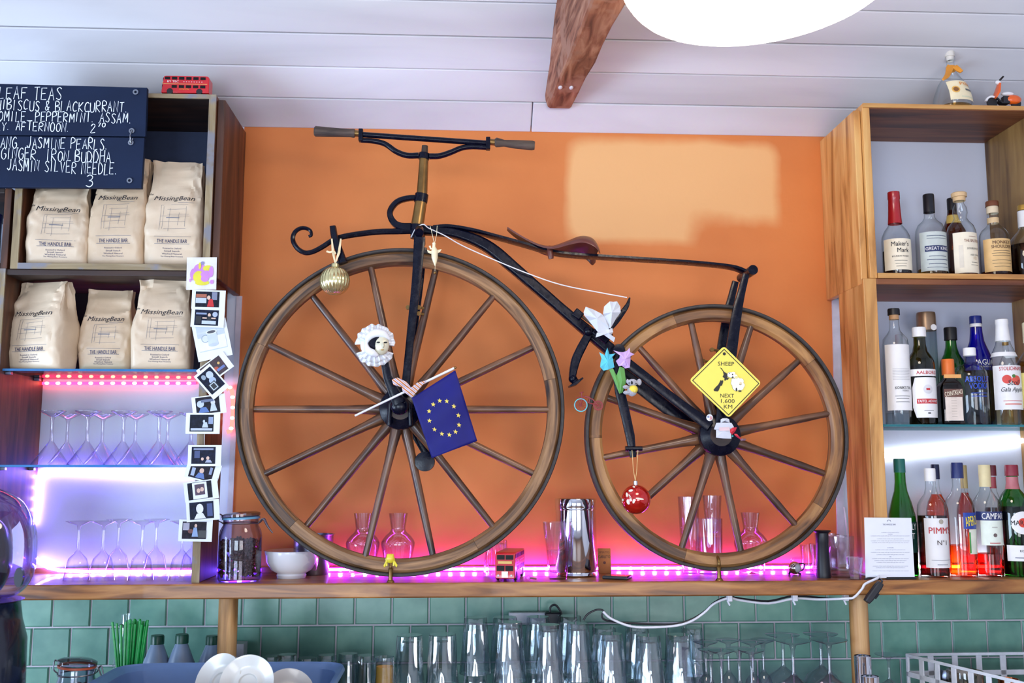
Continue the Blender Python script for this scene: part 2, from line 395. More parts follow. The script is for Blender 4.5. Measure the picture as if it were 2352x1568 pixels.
for i in range(36):
    y1 = -i * ws; y0 = y1 - ws
    xs = [(XL, U(1222, 285, -.05).x), (U(1222, 285, -.05).x, XR)] if i == 0 else [(XL, XR)]
    for x0, x1 in xs:
        g = G().bb(x0 + .0015, x1 - .0015, -(ws * L) / 2 + .0012, (ws * L) / 2 - .0012, 0, .02)
        o = struct('plank', g, plm, ce, bevel=.0028)
        o.location = (0, (y0 + y1) / 2, ZW - SL * (y0 + y1) / 2 + random.uniform(-.0006, .0006)); o.rotation_euler = (-math.atan(SL), 0, 0)
# exposed joist, its near part further below the sloping boards
zb = U(1285, 250, -.11).z
pa = [U(1258, 249, -.095), U(1311, 252, -.095)]; pb = [U(1347, 0, -.72), U(1424, 0, -.72)]
g = G(); rnd = random.Random(5); n = 26; v = []; f = []
for i in range(n + 1):
    t_ = i / n * 4.6; y = -.095 + (-.72 + .095) * t_
    x0 = pa[0].x + (pb[0].x - pa[0].x) * min(t_, 1.3) + rnd.uniform(-.002, .002); x1 = pa[1].x + (pb[1].x - pa[1].x) * min(t_, 1.3) + rnd.uniform(-.003, .003)
    z0 = pa[0].z + rnd.uniform(-.002, .002); zt = ZW - SL * y + .015
    xo = x0 - .012
    for q in ((x0, z0 + .004), (x0 + .006, z0), (x1 - .006, z0), (x1, z0 + .005), (x1, zt), (xo, zt)): v.append((q[0], y, q[1]))
for i in range(n):
    for k in range(6): f.append((i * 6 + k, i * 6 + (k + 1) % 6, i * 6 + 6 + (k + 1) % 6, i * 6 + 6 + k))
f.append([0, 1, 2, 3, 4, 5][::-1]); f.append([n * 6 + k for k in range(6)])
bm_ = struct('ceiling_beam', G().add(v, f), wood('y', '#5e3424', '#a0644a', '#c48e70', .85, 7, 6, worn='#a87862'), smooth=20)
for px, py in ((1312, 178), (1287, 200)):
    q = U(px, py, -.26); q.z = pa[0].z; obj('plaster_blob', G().sphere((q.x, q.y, q.z), (.006, .012, .004), 10, 6), white, bm_)
# tiles under the shelf
tm = None
def tile_mat():
    m, t, b = newmat('sage_tile_glaze')
    tc = nd(t, 'TexCoord'); oi = nd(t, 'ObjectInfo')
    n = nd(t, 'TexNoise'); n.inputs['Scale'].default_value = 14; n.inputs['Detail'].default_value = 3
    ad = nd(t, 'VectorMath', operation='SCALE'); ad.inputs[0].default_value = (9, 7, 5); t.links.new(oi.outputs['Random'], ad.inputs['Scale'])
    a2 = nd(t, 'VectorMath', operation='ADD'); t.links.new(tc.outputs['Object'], a2.inputs[0]); t.links.new(ad.outputs[0], a2.inputs[1]); t.links.new(a2.outputs[0], n.inputs['Vector'])
    r = ramp(t, [(.3, '#5f9484'), (.7, '#7cae9a')]); t.links.new(n.outputs['Fac'], r.inputs[0])
    r2 = ramp(t, [(0, (.86, .86, .88, 1)), (1, (1, 1, 1, 1))]); t.links.new(oi.outputs['Random'], r2.inputs[0])
    mx = nd(t, 'Mix', data_type='RGBA', blend_type='MULTIPLY'); mx.inputs[0].default_value = 1; t.links.new(r.outputs[0], mx.inputs[6]); t.links.new(r2.outputs[0], mx.inputs[7])
    t.links.new(mx.outputs[2], b.inputs['Base Color']); b.inputs['Roughness'].default_value = .28
    bp = nd(t, 'Bump'); bp.inputs['Strength'].default_value = .3; bp.inputs['Distance'].default_value = .003; t.links.new(n.outputs['Fac'], bp.inputs['Height']); t.links.new(bp.outputs[0], b.inputs['Normal'])
    return m
PT = .1052; h = PT / 2 - .0022
tg = G().add([(x * (h - e), -yy, z * (h - e)) for yy, e in ((0, 0), (.005, 0), (.008, .003)) for x, z in ((-1, -1), (1, -1), (1, 1), (-1, 1))],
             [(8, 9, 10, 11)] + [(k * 4 + i, k * 4 + (i + 1) % 4, k * 4 + 4 + (i + 1) % 4, k * 4 + 4 + i) for k in range(2) for i in range(4)])
tme = mesh('tile', tg, tile_mat(), 30)
grout = struct('grout', G().bb(-1.62, 1.95, -.003, 0, ZC - .05, ZB), flat('#c9c2cb', .8), wb)
zr = U(1176, 1432, 0).z; xa = U(1570.6, 1400, 0).x; xb = U(1614, 1470, 0).x
for r_ in range(4):
    zc = zr + PT / 2 - r_ * PT; x0 = xa if r_ % 2 == 0 else xb
    for k in range(-34, 14):
        x = x0 + (k + .5) * PT
        if -1.6 < x < 1.9:
            o = bpy.data.objects.new('tile', tme); sc.collection.objects.link(o); o.location = (x, 0, zc); o.parent = wb
            if zc + h > ZB: o.scale = (1, 1, 1)
# battens where the wall meets the shelf
struct('trim_1', G().bb(-1.6, 1.95, -.012, 0, ZS, ZS + .014), wood('x', '#8a4a28', '#a86038', '#b97245', .5, 4), smooth=0)

# ---------------------------------------------------------------- long shelf, posts, worktop
oak = ('#8a5a30', '#b07c46', '#c4925a')
shelf = thing('long_shelf', 'long oak wall shelf carrying the old bicycle, bottles and glassware', 'shelf', (0, -.155, ZB))
obj('board', G().bb(-1.75, 1.95, -.31, 0, ZB, ZS), wood('x', '#4e2a12', '#98602e', '#bd8446', .42, 4, 9, coat=.12), shelf, w=True, bevel=.004)
for px, lab in ((525, 'round wooden post under the shelf beside the bottles with green caps'), (1971, 'round wooden post under the shelf beside the white basket')):
    q = U(px, 1380, -.25)
    solo('shelf_post', G().tube([(q.x, q.y, ZC + k * (ZB - ZC) / 3) for k in range(4)], .0245, 24), wood('z', '#8f6233', '#c3925a', '#d9ae78', .5, 4, 8), lab, 'post')
ct = thing('back_counter', 'back counter worktop under the shelf where the glasses stand', 'counter', (0, -.33, 0))
obj('worktop', G().bb(-1.9, 2.2, -.68, -.012, ZC - .04, ZC), wood('x', *oak, .4, 3), ct, w=True, bevel=.003)
obj('cabinet_body', G().bb(-1.88, 2.18, -.62, -.012, 0, ZC - .04), flat('#49505a', .6), ct, w=True)

# ---------------------------------------------------------------- crates
def plank(parent, x0, x1, y0, y1, z0, z1, m, bev=.002):
    obj('plank', G().bb(x0, x1, y0, y1, z0, z1), m, parent, w=True, smooth=0, bevel=bev)
YF = -.28
# right crates, warm varnished pine
pz = wood('z', '#96602a', '#d69c58', '#e8b872', .42, 3.2, 8, coat=.1); pxw = wood('x', '#96602a', '#cf9450', '#e0ae68', .42, 3.2, 8, coat=.1)
dz_ = wood('z', '#5e3f22', '#94703f', '#ac8850', .5, 3.5, 7); dx_ = wood('x', '#4a2412', '#7c4426', '#935a35', .5, 3, 8)
zt = U(2100, 240, YF).z; zm = U(2150, 627, YF).z; t = .016
xi = U(2014, 600, YF).x; xo2 = U(2265, 400, 0).x
cr1 = thing('open_crate', 'upper varnished pine crate on the right holding the whiskies', 'crate', ((xi + xo2) / 2, -.14, zm - t))
plank(cr1, xi - .021, xi, YF, 0, zm - t, zt, pz); plank(cr1, xo2, xo2 + .02, YF, 0, zm - t, zt, dz_)
plank(cr1, xi, xo2, YF, 0, zt - .014, zt, dx_); plank(cr1, xi, xo2, YF, 0, zm - t, zm, dx_)
for q in ((xi - .02, xo2 + .02, YF - .004, YF, zt - .012, zt), (xi, xo2 + .02, YF - .004, YF, zm - t, zm - .002)): obj('edging', G().bb(*q), pxw, cr1, w=True, smooth=0)
zlow = U(1910, 690, 0).z
pn = thing('side_board', 'broad pine side board fixed to the outside of the upper right crate', 'board', (xi - .03, -.14, zlow))
plank(pn, xi - .042, xi - .0225, YF + .012, 0, zlow, U(1980, 250, YF).z, pz, .0025)
xi2 = U(2030, 1000, YF).x
cr2 = thing('open_shelf_unit', 'lower pine shelf unit on the right with lit bottles', 'shelf', (xi2 + .25, -.14, ZS))
xq = U(2330, 800, 0).x
plank(cr2, xi2 - .037, xi2, YF, -.095, ZS, zm - t - .0005, pz); plank(cr2, xq, xq + .02, YF, 0, ZS, zm - t - .0005, dz_)
plank(cr2, xi2, xq, YF, 0, zm - 2 * t - .001, zm - t - .0005, dx_)
# left crates, weathered dark stained
lz = wood('z', '#241410', '#5a3420', '#7a4a2c', .5, 3, 8); lx = wood('x', '#17100e', '#33201a', '#4a3024', .6, 3, 8)
ez = wood('z', '#6b5a44', '#94815f', '#a99a80', .6, 5, 8, worn='#7c7a80'); ex = wood('x', '#6b5a44', '#94815f', '#a99a80', .6, 5, 8, worn='#7c7a80')
lt = U(300, 214, YF).z; lm = U(300, 606, YF).z
a0, a1 = U(28, 550, YF).x, U(492, 350, YF).x
cl = thing('open_crate', 'upper dark stained crate on the left with three coffee bags behind the chalkboards', 'crate', ((a0 + a1) / 2, -.14, lm - t))
plank(cl, a0, a0 + .018, YF + .003, 0, lm - t, lt, lz); plank(cl, a1 - .018, a1, YF + .003, 0, lm - t, lt, lz)
plank(cl, a0 + .018, a1 - .018, YF + .003, 0, lt - .012, lt, lx); plank(cl, a0 + .018, a1 - .018, YF + .003, 0, lm - t, lm, lx)
for k, q in enumerate(((a0, a0 + .019, YF - .002, YF + .003, lm - t, lt), (a1 - .019, a1, YF - .002, YF + .003, lm - t, lt), (a0 + .019, a1 - .019, YF - .002, YF + .003, lt - .012, lt), (a0 + .019, a1 - .019, YF - .002, YF + .003, lm - t, lm))):
    obj('edging', G().bb(*q), ez if k < 2 else ex, cl, w=True, smooth=0)
obj('shade_panel', G().bb(a0 + .019, a1 - .019, -.008, -.001, lm, lt - .013), flat('#3a4666', .7), cl, w=True, smooth=0)  # added panel: the shade at the crate's back is put into its dark colour
pn2 = thing('side_board', 'dark reddish side board fixed to the outside of the upper left crate', 'board', (a1 + .012, -.14, lm))
lo2 = U(556, 680, 0).z
plank(pn2, a1 + .001, a1 + .022, YF + .012, -.002, lo2, U(500, 225, YF).z, lz, .0025)
b0, b1 = U(92, 1000, 0).x - .026, U(467, 1100, YF).x
cl2 = thing('open_shelf_unit', 'lower dark stained shelf unit on the left with glass shelves and coffee bags', 'shelf', ((b0 + b1) / 2, -.14, ZS))
plank(cl2, b0, b0 + .026, YF + .003, 0, ZS, lm - t - .0005, lz); plank(cl2, b1 - .02, b1, YF + .003, -.09, ZS, lm - t - .0005, lz)
plank(cl2, b0 + .026, b1 - .02, YF + .003, 0, lm - 2 * t, lm - t - .0005, lx)
for q in ((b0, b0 + .026, YF - .002, YF + .003, ZS, lm - t), (b1 - .02, b1, YF - .002, YF + .003, ZS, lm - t)): obj('edging', G().bb(*q), ez, cl2, w=True, smooth=0)
obj('shade_panel', G().bb(b0 + .027, b1 - .021, -.008, -.001, U(250, 858, 0).z, lm - 2 * t - .001), flat('#231c30', .7), cl2, w=True, smooth=0)  # added near-black sheet standing in for the shade behind the lower bags
# neighbour crate cut by the frame
n0, n1 = -1.62, U(22, 520, YF).x
cn = thing('open_crate', 'edge of a further dark crate at the far left side', 'crate', ((n0 + n1) / 2, -.14, lm - t))
plank(cn, n1 - .018, n1, YF, 0, lm - t, U(10, 432, YF).z, lz); plank(cn, n0, n1 - .018, YF, 0, lm - t, lm, lx); plank(cn, n0, n0 + .018, YF, 0, lm - t, U(10, 432, YF).z, lz)
plank(cn, n0 + .018, n1 - .018, YF, 0, U(10, 432, YF).z - .014, U(10, 432, YF).z, lx)
q = U(-8, 520, -.2); solo('storage_tin', G().lathe([(0, 0), (.045, 0), (.045, .13), (.047, .13), (.047, .15), (0, .152)], 28, (q.x - .035, -.2, lm + .0005)), flat('#26367e', .35), 'dark blue tin inside the crate cut off by the picture edge', 'tin')
# support under neighbour crate
cn2 = thing('open_shelf_unit', 'edge of a further shelf unit under the far left crate', 'shelf', ((n0 + n1) / 2, -.14, ZS))
plank(cn2, n0, n0 + .02, YF + .003, 0, ZS, lm - t - .0005, lz); plank(cn2, n0 + .02, b0 - .002, YF + .06, 0, lm - 2 * t - .001, lm - t - .0005, lx)

# ---------------------------------------------------------------- glass shelves and LED strips
gsh = glass('#eefaf8', '#5aa8b0', .45)
def glass_shelf(label, x0, x1, z):
    r = thing('glass_shelf', label, 'shelf', ((x0 + x1) / 2, -.14, z - .006))
    obj('pane', G().bb(x0 + .002, x1 - .002, YF + .015, -.02, z - .006, z), gsh, r, w=True, smooth=0)
    obj('polished_edge', G().bb(x0 + .002, x1 - .002, YF + .0135, YF + .015, z - .006, z), flat('#2f6fa8' if x0 < 0 else '#1d6e78', .12), r, w=True, smooth=0)
    for x in (x0 + .008, x1 - .008):
        for y in (YF + .04, -.06): obj('bracket', G().box((x, y, z - .01), (.015, .014, .008)), flat('#8c8fa8', .3, 1), r, w=True, bevel=.001)
zg1 = U(250, 846, YF).z; zg2 = U(250, 1067, YF).z; zg3 = U(2180, 974, YF).z
glass_shelf('upper glass shelf on the left under the lower row of coffee bags', b0 + .026, b1 - .02, zg1)
glass_shelf('lower glass shelf on the left under the upturned martini glasses', b0 + .026, b1 - .02, zg2)
glass_shelf('glass shelf on the right under the vodka and liqueur bottles', xi2, xq, zg3)
bead = None
def led(label, pts, y, col, bcol, st, bst, step=.031, wd=.008, closed=False, up=False):
    """Flexible LED strip: a glowing clear tape with brighter diodes along it."""
    p = [q if len(q) == 3 else U(q[0], q[1], y) for q in pts]
    c = sum(p, Vector()) / len(p); r = thing('led_strip', label, 'light', (c.x, c.y, min(q.z for q in p)))
    obj('tape', G().tube(p, 0, flat=(.003, wd)), glow(col, st), r, w=True)
    d = 0; nxt = step / 2; me = mesh('diode', G().sphere((0, 0, 0), (.0065, .003, .0045), 8, 6), glow(bcol, bst))
    for a, b in zip(p, p[1:]):
        l = (b - a).length
        while nxt < d + l:
            q = a + (b - a) * ((nxt - d) / l); o = bpy.data.objects.new('diode', me); sc.collection.objects.link(o); o.parent = r
            o.location = q + Vector((0, -.003, 0)) - worldloc(r); nxt += step
        d += l
led('red glowing LED strip across the back above the martini glasses', [(96, 880), (450, 880)], -.008, (1, .012, .05), '#ff9070', 14, 16)
led('white and violet LED strip looping behind the upturned wine glasses', cr([(450, 1086), (300, 1088), (160, 1082), (105, 1082), (88, 1095), (84, 1150), (76, 1205)], 5) , -.008, (.15, .09, 1), '#ffd8ff', 85, 30)
led('violet LED strip along the shelf behind the upturned wine glasses', cr([(84, 1280), (95, 1295), (130, 1308), (200, 1312), (440, 1312)], 4), -.02, (.15, .09, 1), '#ffd8ff', 85, 30)
pL, pR = U(740, 1310, -.03), U(1880, 1310, -.03)
led('long magenta and violet LED strip along the foot of the orange wall', [Vector((pL.x, -.03, ZS + .008)), Vector((pR.x, -.03, ZS + .008))], 0, (.42, .01, 1.0), '#ffb8ff', 100, 30, .0345)
led('short violet LED strip on the shelf behind the bean jar and bowl', [Vector((U(480, 1310, -.03).x, -.03, ZS + .008)), Vector((U(600, 1310, -.03).x, -.03, ZS + .008))], 0, (.08, .01, 1), '#b090ff', 30, 14, .0345)
led('white LED strip along the foot of the wall behind the bottom row of bottles', [Vector((xi2 + .02, -.03, ZS + .008)), Vector((xq - .01, -.03, ZS + .008))], 0, (.9, .95, 1), '#ffffff', 30, 30, .0345)
led('looped end of the LED strip glowing red beside the left crates', cr([(519, 895), (528, 889), (534, 905), (535, 940), (531, 985), (521, 992)], 4), -.02, (1, .06, .05), '#ffb090', 8, 12, .03, .012)
a_, b_ = U(2020, 1047, -.012), U(2420, 1004, -.012)
tb = thing('tube_light', 'bright white strip light behind the bottles on the right', 'light', (a_.x, -.012, a_.z))
obj('tube', G().tube([a_, (a_ + b_) / 2, b_], .0075, 12), glow('#f4f8ff', 7), tb, w=True)
# white edging and cable duct beside the orange paint
dk = flat('#d6d4e4', .5)
for s, px0, px1, lab, py0, py1, pb in ((0, 516, 528, 'narrow white wall strip between the left shelves and orange paint', 680, 1310, 516),
                             (1, 1925, 1941, 'narrow white wall strip between the orange paint and right shelves', 690, 1310, 1941)):
    a = U(px0 + (28 if s == 0 else -14), py0, -.004); b = U(px1 + (28 if s == 0 else -14), py0, -.004); cc = U(px0, py1, -.004); d = U(px1, py1, -.004)
    g = G().add([(a.x, -.006, a.z), (b.x, -.006, b.z), (d.x, -.006, ZS), (cc.x, -.006, ZS), (a.x, 0, a.z), (b.x, 0, b.z), (d.x, 0, ZS), (cc.x, 0, ZS)],
                [(0, 3, 2, 1), (0, 1, 5, 4), (1, 2, 6, 5), (2, 3, 7, 6), (3, 0, 4, 7)])
    struct('trim_%d' % (s + 2), g, dk)
# pendant lamp
c = U(1745, -100, -1.35)
pl = thing('pendant_lamp', 'large round white glowing pendant lamp below the ceiling', 'lamp', c)
pr = [(0, -.105), (.12, -.1), (.2, -.078), (.235, -.04), (.24, 0), (.22, .05), (.15, .09), (.05, .105), (0, .106)]
o = obj('lamp_shade', G().lathe([tuple(p) for p in cr(pr, 4)], 64), glow('#fff0de', 14), pl); o.rotation_euler = (math.radians(2), math.radians(-4), 0)
ztop = ZW - SL * c.y
obj('lamp_cord', G().tube([(0, 0, .1), (0, 0, ztop - c.z)], .004, 8), flat('#e6e6e6'), pl)
obj('ceiling_rose', G().lathe([(0, ztop - c.z - .03), (.05, ztop - c.z - .02), (.055, ztop - c.z + .03), (0, ztop - c.z + .03)], 24), flat('#e6e6e6'), pl)

# ---------------------------------------------------------------- the velocipede
YB = -.26
ctr = U(922, 940, YB); rc = U(1645, 1000, YB)
vel = thing('velocipede', 'antique wooden wheeled velocipede in black iron displayed on the shelf', 'bicycle', (ctr.x, YB, ZS))
def iron_mat():
    m, t, b = newmat('black_enamel_iron')
    tc = nd(t, 'TexCoord'); n = nd(t, 'TexNoise'); n.inputs['Scale'].default_value = 45; n.inputs['Detail'].default_value = 6; n.inputs['Roughness'].default_value = .7
    t.links.new(tc.outputs['Object'], n.inputs['Vector'])
    r = ramp(t, [(.0, '#03050e'), (.64, '#070a1e'), (.76, '#2e241f')]); t.links.new(n.outputs['Fac'], r.inputs[0]); t.links.new(r.outputs[0], b.inputs['Base Color'])
    rr = ramp(t, [(.4, (.16, .16, .16, 1)), (.7, (.42, .42, .42, 1))]); t.links.new(n.outputs['Fac'], rr.inputs[0]); t.links.new(rr.outputs[0], b.inputs['Roughness'])
    b.inputs['Specular IOR Level'].default_value = .22
    bp = nd(t, 'Bump'); bp.inputs['Strength'].default_value = .22; bp.inputs['Distance'].default_value = .001; t.links.new(n.outputs['Fac'], bp.inputs['Height']); t.links.new(bp.outputs[0], b.inputs['Normal'])
    return m
iron = iron_mat()
brass = flat('#8a6a3c', .32, .75, var=.18, scale=25)
feloe = wood('x', '#2e1e14', '#7c5838', '#ac8258', .5, 5, 11, polar=True)
feloe2 = wood('x', '#402816', '#885c36', '#b4844e', .45, 4, 9, polar=True)
spokem = wood('z', '#2e1a12', '#5c3a26', '#80573a', .42, 7, 6, coat=.25)
tyrem = flat('#35302f', .6, var=.2, scale=60)
def W(g): return G().add(g.v, g.f)
def wheel(c, R, rim, nsp, ang0, nfel, fa0, fm, lab):
    """wheel = iron tyre; felloe, spoke and hub are its pieces. Meshes are about the hub."""
    ty = obj('wheel', G().ring(R - .009, R, .044, 0, 2 * PI, 120, ch=.25), tyrem, vel, label=lab); ty.location = c - worldloc(vel)
    ri = R - .009 - rim
    da = 2 * PI / nfel
    for k in range(nfel):
        obj('felloe', G().ring(ri, R - .0088, .038, fa0 + k * da + .0008, fa0 + (k + 1) * da - .0008, max(12, 110 // nfel), ch=.22), fm, ty)
    prof = [(.0, .03), (.0135, .034), (.0155, .06), (.0125, .1), (.0108, .15), (.0104, .25), (.0092, ri - .03), (.0088, ri + .004), (0, ri + .005)]
    me = mesh('spoke', G().lathe([tuple(p) for p in prof], 12, sx=1, sy=.95), spokem)
    for k in range(nsp):
        o = bpy.data.objects.new('spoke', me); sc.collection.objects.link(o); o.parent = ty
        o.location = (0, .006 if k % 2 else -.006, 0); o.rotation_euler = (0, PI / 2 - (math.radians(ang0) + 2 * PI * k / nsp), 0)
    return ty
hubm = wood('y', '#1a1010', '#33201a', '#4a3024', .5, 5, 5)
wf = wheel(ctr, .436, .036, 14, 0, 5, .2, feloe, 'larger front wheel')
wr = wheel(rc, .3575, .036, 12, 11, 5, .65, feloe2, 'smaller rear wheel')
for ty, s in ((wf, 1), (wr, 1)):
    obj('hub', G().lathe([(0, -.055), (.03, -.055), (.034, -.045), (.05, -.04), (.055, -.02), (.052, 0), (.055, .02), (.05, .04), (.034, .045), (.03, .055), (0, .055)], 32, axis='y'), hubm, ty)
    obj('hub_plate', G().lathe([(.030, -.0555), (.0545, -.0455), (.056, -.040), (.052, -.036)], 36, axis='y'), iron, ty)
    obj('hub_plate', G().lathe([(.052, .036), (.056, .040), (.0545, .0455), (.030, .0555)], 36, axis='y'), iron, ty)
def part(name, g, m=iron, **k): return obj(name, g, m, vel, w=True, **k)
def sl(px, y=YB): return M(px, y)
# fork: two blades, crown and axle caps
fx = [U(964, 545, YB - .062), U(957, 640, YB - .062), U(944, 760, YB - .062), U(930, 905, YB - .062)]
for s, nm in ((0, 'fork_blade'), (.124, 'fork_blade')):
    part(nm, G().tube([p + Vector((0, s, 0)) for p in cr(fx, 5)], 0, flat=(.012, [.03, .026, .022, .02, .022])))
q0 = U(965, 548, YB)
part('fork_crown', G().tube([q0 + Vector((0, -.068, 0)), q0 + Vector((0, -.05, .012)), q0 + Vector((0, 0, .018)), q0 + Vector((0, .05, .012)), q0 + Vector((0, .068, 0))], .0125, 10))
ax = U(918, 905, YB - .07)
part('axle', G().tube([Vector((ctr.x, YB - .085, ctr.z)), Vector((ctr.x, YB + .085, ctr.z))], .011, 14))
part('axle_cap', G().sphere((ctr.x, YB - .078, ctr.z + .005), (.024, .014, .024), 20, 12), smooth=60)
part('fork_shoe', G().tube([Vector((ctr.x - .028, YB - .06, ctr.z - .045)), Vector((ctr.x - .026, YB - .064, ctr.z + .01)), Vector((ctr.x, YB - .066, ctr.z + .035)), Vector((ctr.x + .026, YB - .064, ctr.z + .01)), Vector((ctr.x + .028, YB - .06, ctr.z - .045))], .006, 10))
# cranks and the rear pedal
c0 = Vector((ctr.x, YB - .088, ctr.z + .01))
part('crank', G().tube([c0, c0 + Vector((-.032, 0, .068)), U(884, 835, YB - .09), U(868, 792, YB - .09)], 0, flat=(.012, [.034, .022, .02, .018])))
c1 = Vector((ctr.x, YB + .088, ctr.z - .01))
part('crank', G().tube([c1, U(955, 1000, YB + .088), U(985, 1050, YB + .088), U(990, 1062, YB + .088)], 0, flat=(.012, [.034, .022, .022, .024])))
pd = U(978, 1062, YB + .08)
part('pedal', G().lathe([(0, 0), (.02, .0), (.026, .008), (.022, .02), (.02, .05), (.024, .062), (.026, .075), (0, .078)], 22, (pd.x, pd.y - .02, pd.z + .002), axis='y'))
pf = U(866, 790, YB - .1)
part('pedal', G().lathe([(0, 0), (.014, 0), (.02, .006), (.02, .03), (.014, .036), (0, .036)], 20, (pf.x, pf.y + .004, pf.z), axis='y'))
# head: brass sleeves, collars, handlebar
def seg(a, b, r, m, nm, n=20, y=YB - .01): return part(nm, G().tube([U(*a, y), (U(*a, y) + U(*b, y)) / 2, U(*b, y)], r, n), m)
seg((974, 362), (969, 448), [.0125, .015], brass, 'brass_sleeve'); seg((967, 463), (958, 520), [.0165, .0175], brass, 'brass_sleeve')
seg((975, 352), (973, 366), [.0145, .015], iron, 'collar'); seg((969, 446), (966, 465), .0185, iron, 'collar')
seg((976, 335), (975, 353), [.0085, .0095], flat('#4a3c33', .5, .5), 'stem_nut'); seg((959, 517), (956, 548), [.02, .016], iron, 'lower_head_collar')
hb = YB - .01
part('handlebar_rod', G().tube([U(830, 309, hb), U(1120, 329, hb)], .0078, 14))
part('handlebar_bow', G().tube(P(cr([(829, 322), (858, 324), (885, 331), (910, 348), (935, 357), (962, 357)], 5), hb), [.007, .0085], 10))
part('handlebar_bow', G().tube(P(cr([(986, 359), (1010, 358), (1035, 350), (1060, 340), (1085, 337), (1122, 339)], 5), hb), [.0085, .007], 10))
for px, ya, yb_ in ((829, 297, 325), (1121, 316, 344)):
    a, b = U(px, ya, hb), U(px, yb_, hb); part('end_bracket', G().box((a + b) / 2, (.012, .02, (a - b).length)), bevel=.002)
gripm = wood('x', '#2c2422', '#4a3d36', '#5f5046', .7, 8, 8)
def grip(pts, rad, nm='grip'): part(nm, G().tube(P(pts, hb), rad, 20), gripm if nm == 'grip' else brass)
grip([(826, 307), (814, 306)], .009, 'ferrule'); grip([(1124, 326), (1136, 327)], .009, 'ferrule')
grip([(815, 306), (812, 306), (805, 305.5), (780, 304.5), (750, 303), (725, 301.5), (722, 301.3)], [.0115, .0125, .0115, .012, .0135, .0145, .0115])
grip([(1136, 327), (1140, 327), (1148, 328), (1158, 329), (1185, 331.5), (1222, 334), (1228, 334.4)], [.0095, .0135, .012, .0095, .012, .0135, .0115])
# curled front bracket, D loop, front rest
part('head_loop', G().tube(P(cr([(972, 455), (940, 455), (912, 464), (896, 486), (902, 508), (922, 521), (965, 523)], 6), YB - .004), 0, flat=(.02, [.014, .014, .015, .018, .026])))
part('curled_bracket', G().tube(P(cr([(956, 530), (915, 531), (870, 532), (825, 537), (785, 544), (762, 553), (740, 567), (718, 578), (700, 580), (683, 570), (673, 552), (676, 535), (688, 525), (702, 524), (713, 530), (715, 540), (709, 543)], 5), YB - .006),
     [.0085, .0085, .0075, .007, .0065, .006, .005, .004]))
part('rest_plate', G().tube(P(cr([(765, 521), (769, 545), (778, 572), (789, 604)], 5), YB - .03), 0, flat=(.03, [.016, .018, .02, .022])))
# backbone, rear fork, seat spring and stays
bb_ = cr([(950, 528), (990, 530), (1040, 535), (1090, 551), (1130, 573), (1180, 615), (1240, 667), (1300, 719), (1345, 757), (1400, 802), (1432, 828)], 6)
part('backbone', G().tube(P(bb_, YB), 0, flat=(.03, [.026, .024, .026, .031, .033, .03, .028, .03, .034, .034])), bevel=.002)
rb = [U(1425, 822, YB - .05), U(1480, 864, YB - .05), U(1560, 926, YB - .05), U(1630, 978, YB - .055)]
part('rear_fork_blade', G().tube(cr(rb, 5), 0, flat=(.012, [.028, .026, .024, .026, .03])))
part('rear_fork_blade', G().tube([p + Vector((-.004, .105, -.012)) for p in cr(rb, 5)], 0, flat=(.012, [.03, .034, .036, .034, .03])))
qq = U(1428, 824, YB); part('fork_bridge', G().tube([qq + Vector((0, -.055, 0)), qq + Vector((0, .055, 0))], .016, 14))
qq = U(1420, 805, YB - .03); part('roller', G().lathe([(0, -.02), (.016, -.018), (.019, 0), (.016, .018), (0, .02)], 18, qq, axis='y'))
spr = cr([(995, 523), (1030, 521), (1080, 529), (1130, 542), (1200, 561), (1260, 578), (1310, 586), (1400, 592), (1500, 598), (1600, 605), (1680, 614), (1716, 627)], 5)
part('seat_spring', G().tube(P(spr, YB), 0, flat=([.03, .045, .05, .045, .04], [.01, .009, .009, .008, .009])))
jt = U(1716, 629, YB)
part('spring_joint', G().tube([jt + Vector((0, -.058, 0)), jt + Vector((0, .058, 0))], .0135, 16))
st_ = [(U(1713, 630, YB - .052)), U(1703, 670, YB - .052), U(1692, 720, YB - .052), U(1679, 810, YB - .052), U(1655, 975, YB - .052)]
for s in (0, .104): part('stay', G().tube([p + Vector((0, s, 0)) for p in cr(st_, 4)], 0, flat=(.011, [.018, .02, .026, .03, .03])))
part('axle', G().tube([Vector((rc.x, YB - .075, rc.z)), Vector((rc.x, YB + .075, rc.z))], .012, 14))
# leather saddle
sad = [((1165, 523), .012, 0), ((1180, 533), .02, .002), ((1210, 550), .028, .005), ((1240, 563), .036, .008), ((1268, 566), .048, .012), ((1300, 556), .066, .018), ((1330, 545), .08, .028), ((1355, 548), .085, .036), ((1368, 562), .078, .036), ((1373, 574), .05, .02)]
v = []; nrow = 13
sp_ = cr([(a[0], a[1], b * 1000, c * 1000) for a, b, c in [((x[0][0], x[0][1]), x[1], x[2]) for x in sad]], 4)
g = G(); n = len(sp_)
for off in (0, -.005):
    for s_ in sp_:
        c = U(s_[0], s_[1], YB); hw, dr = s_[2] / 1000, s_[3] / 1000
        for k in range(nrow):
            u = -1 + 2 * k / (nrow - 1); v.append(c + Vector((0, u * hw, -dr * abs(u) ** 2.2 + off)))
f = []
for i in range(n - 1):
    for k in range(nrow - 1):
        a = i * nrow + k; f.append((a, a + 1, a + nrow + 1, a + nrow)); a += n * nrow; f.append((a, a + nrow, a + nrow + 1, a + 1))
N2 = n * nrow
for i in range(n - 1):
    for k in (0, nrow - 1):
        a = i * nrow + k; f.append((a, a + nrow, a + nrow + N2, a + N2))
for i in (0, n - 1):
    for k in range(nrow - 1):
        a = i * nrow + k; f.append((a, a + 1, a + 1 + N2, a + N2))
part('saddle', g.add(v, f), flat('#5e2f27', .42, var=.15, scale=20, coat=.2), smooth=60, label='brown leather saddle')
kl = U(1262, 580, YB - .02)
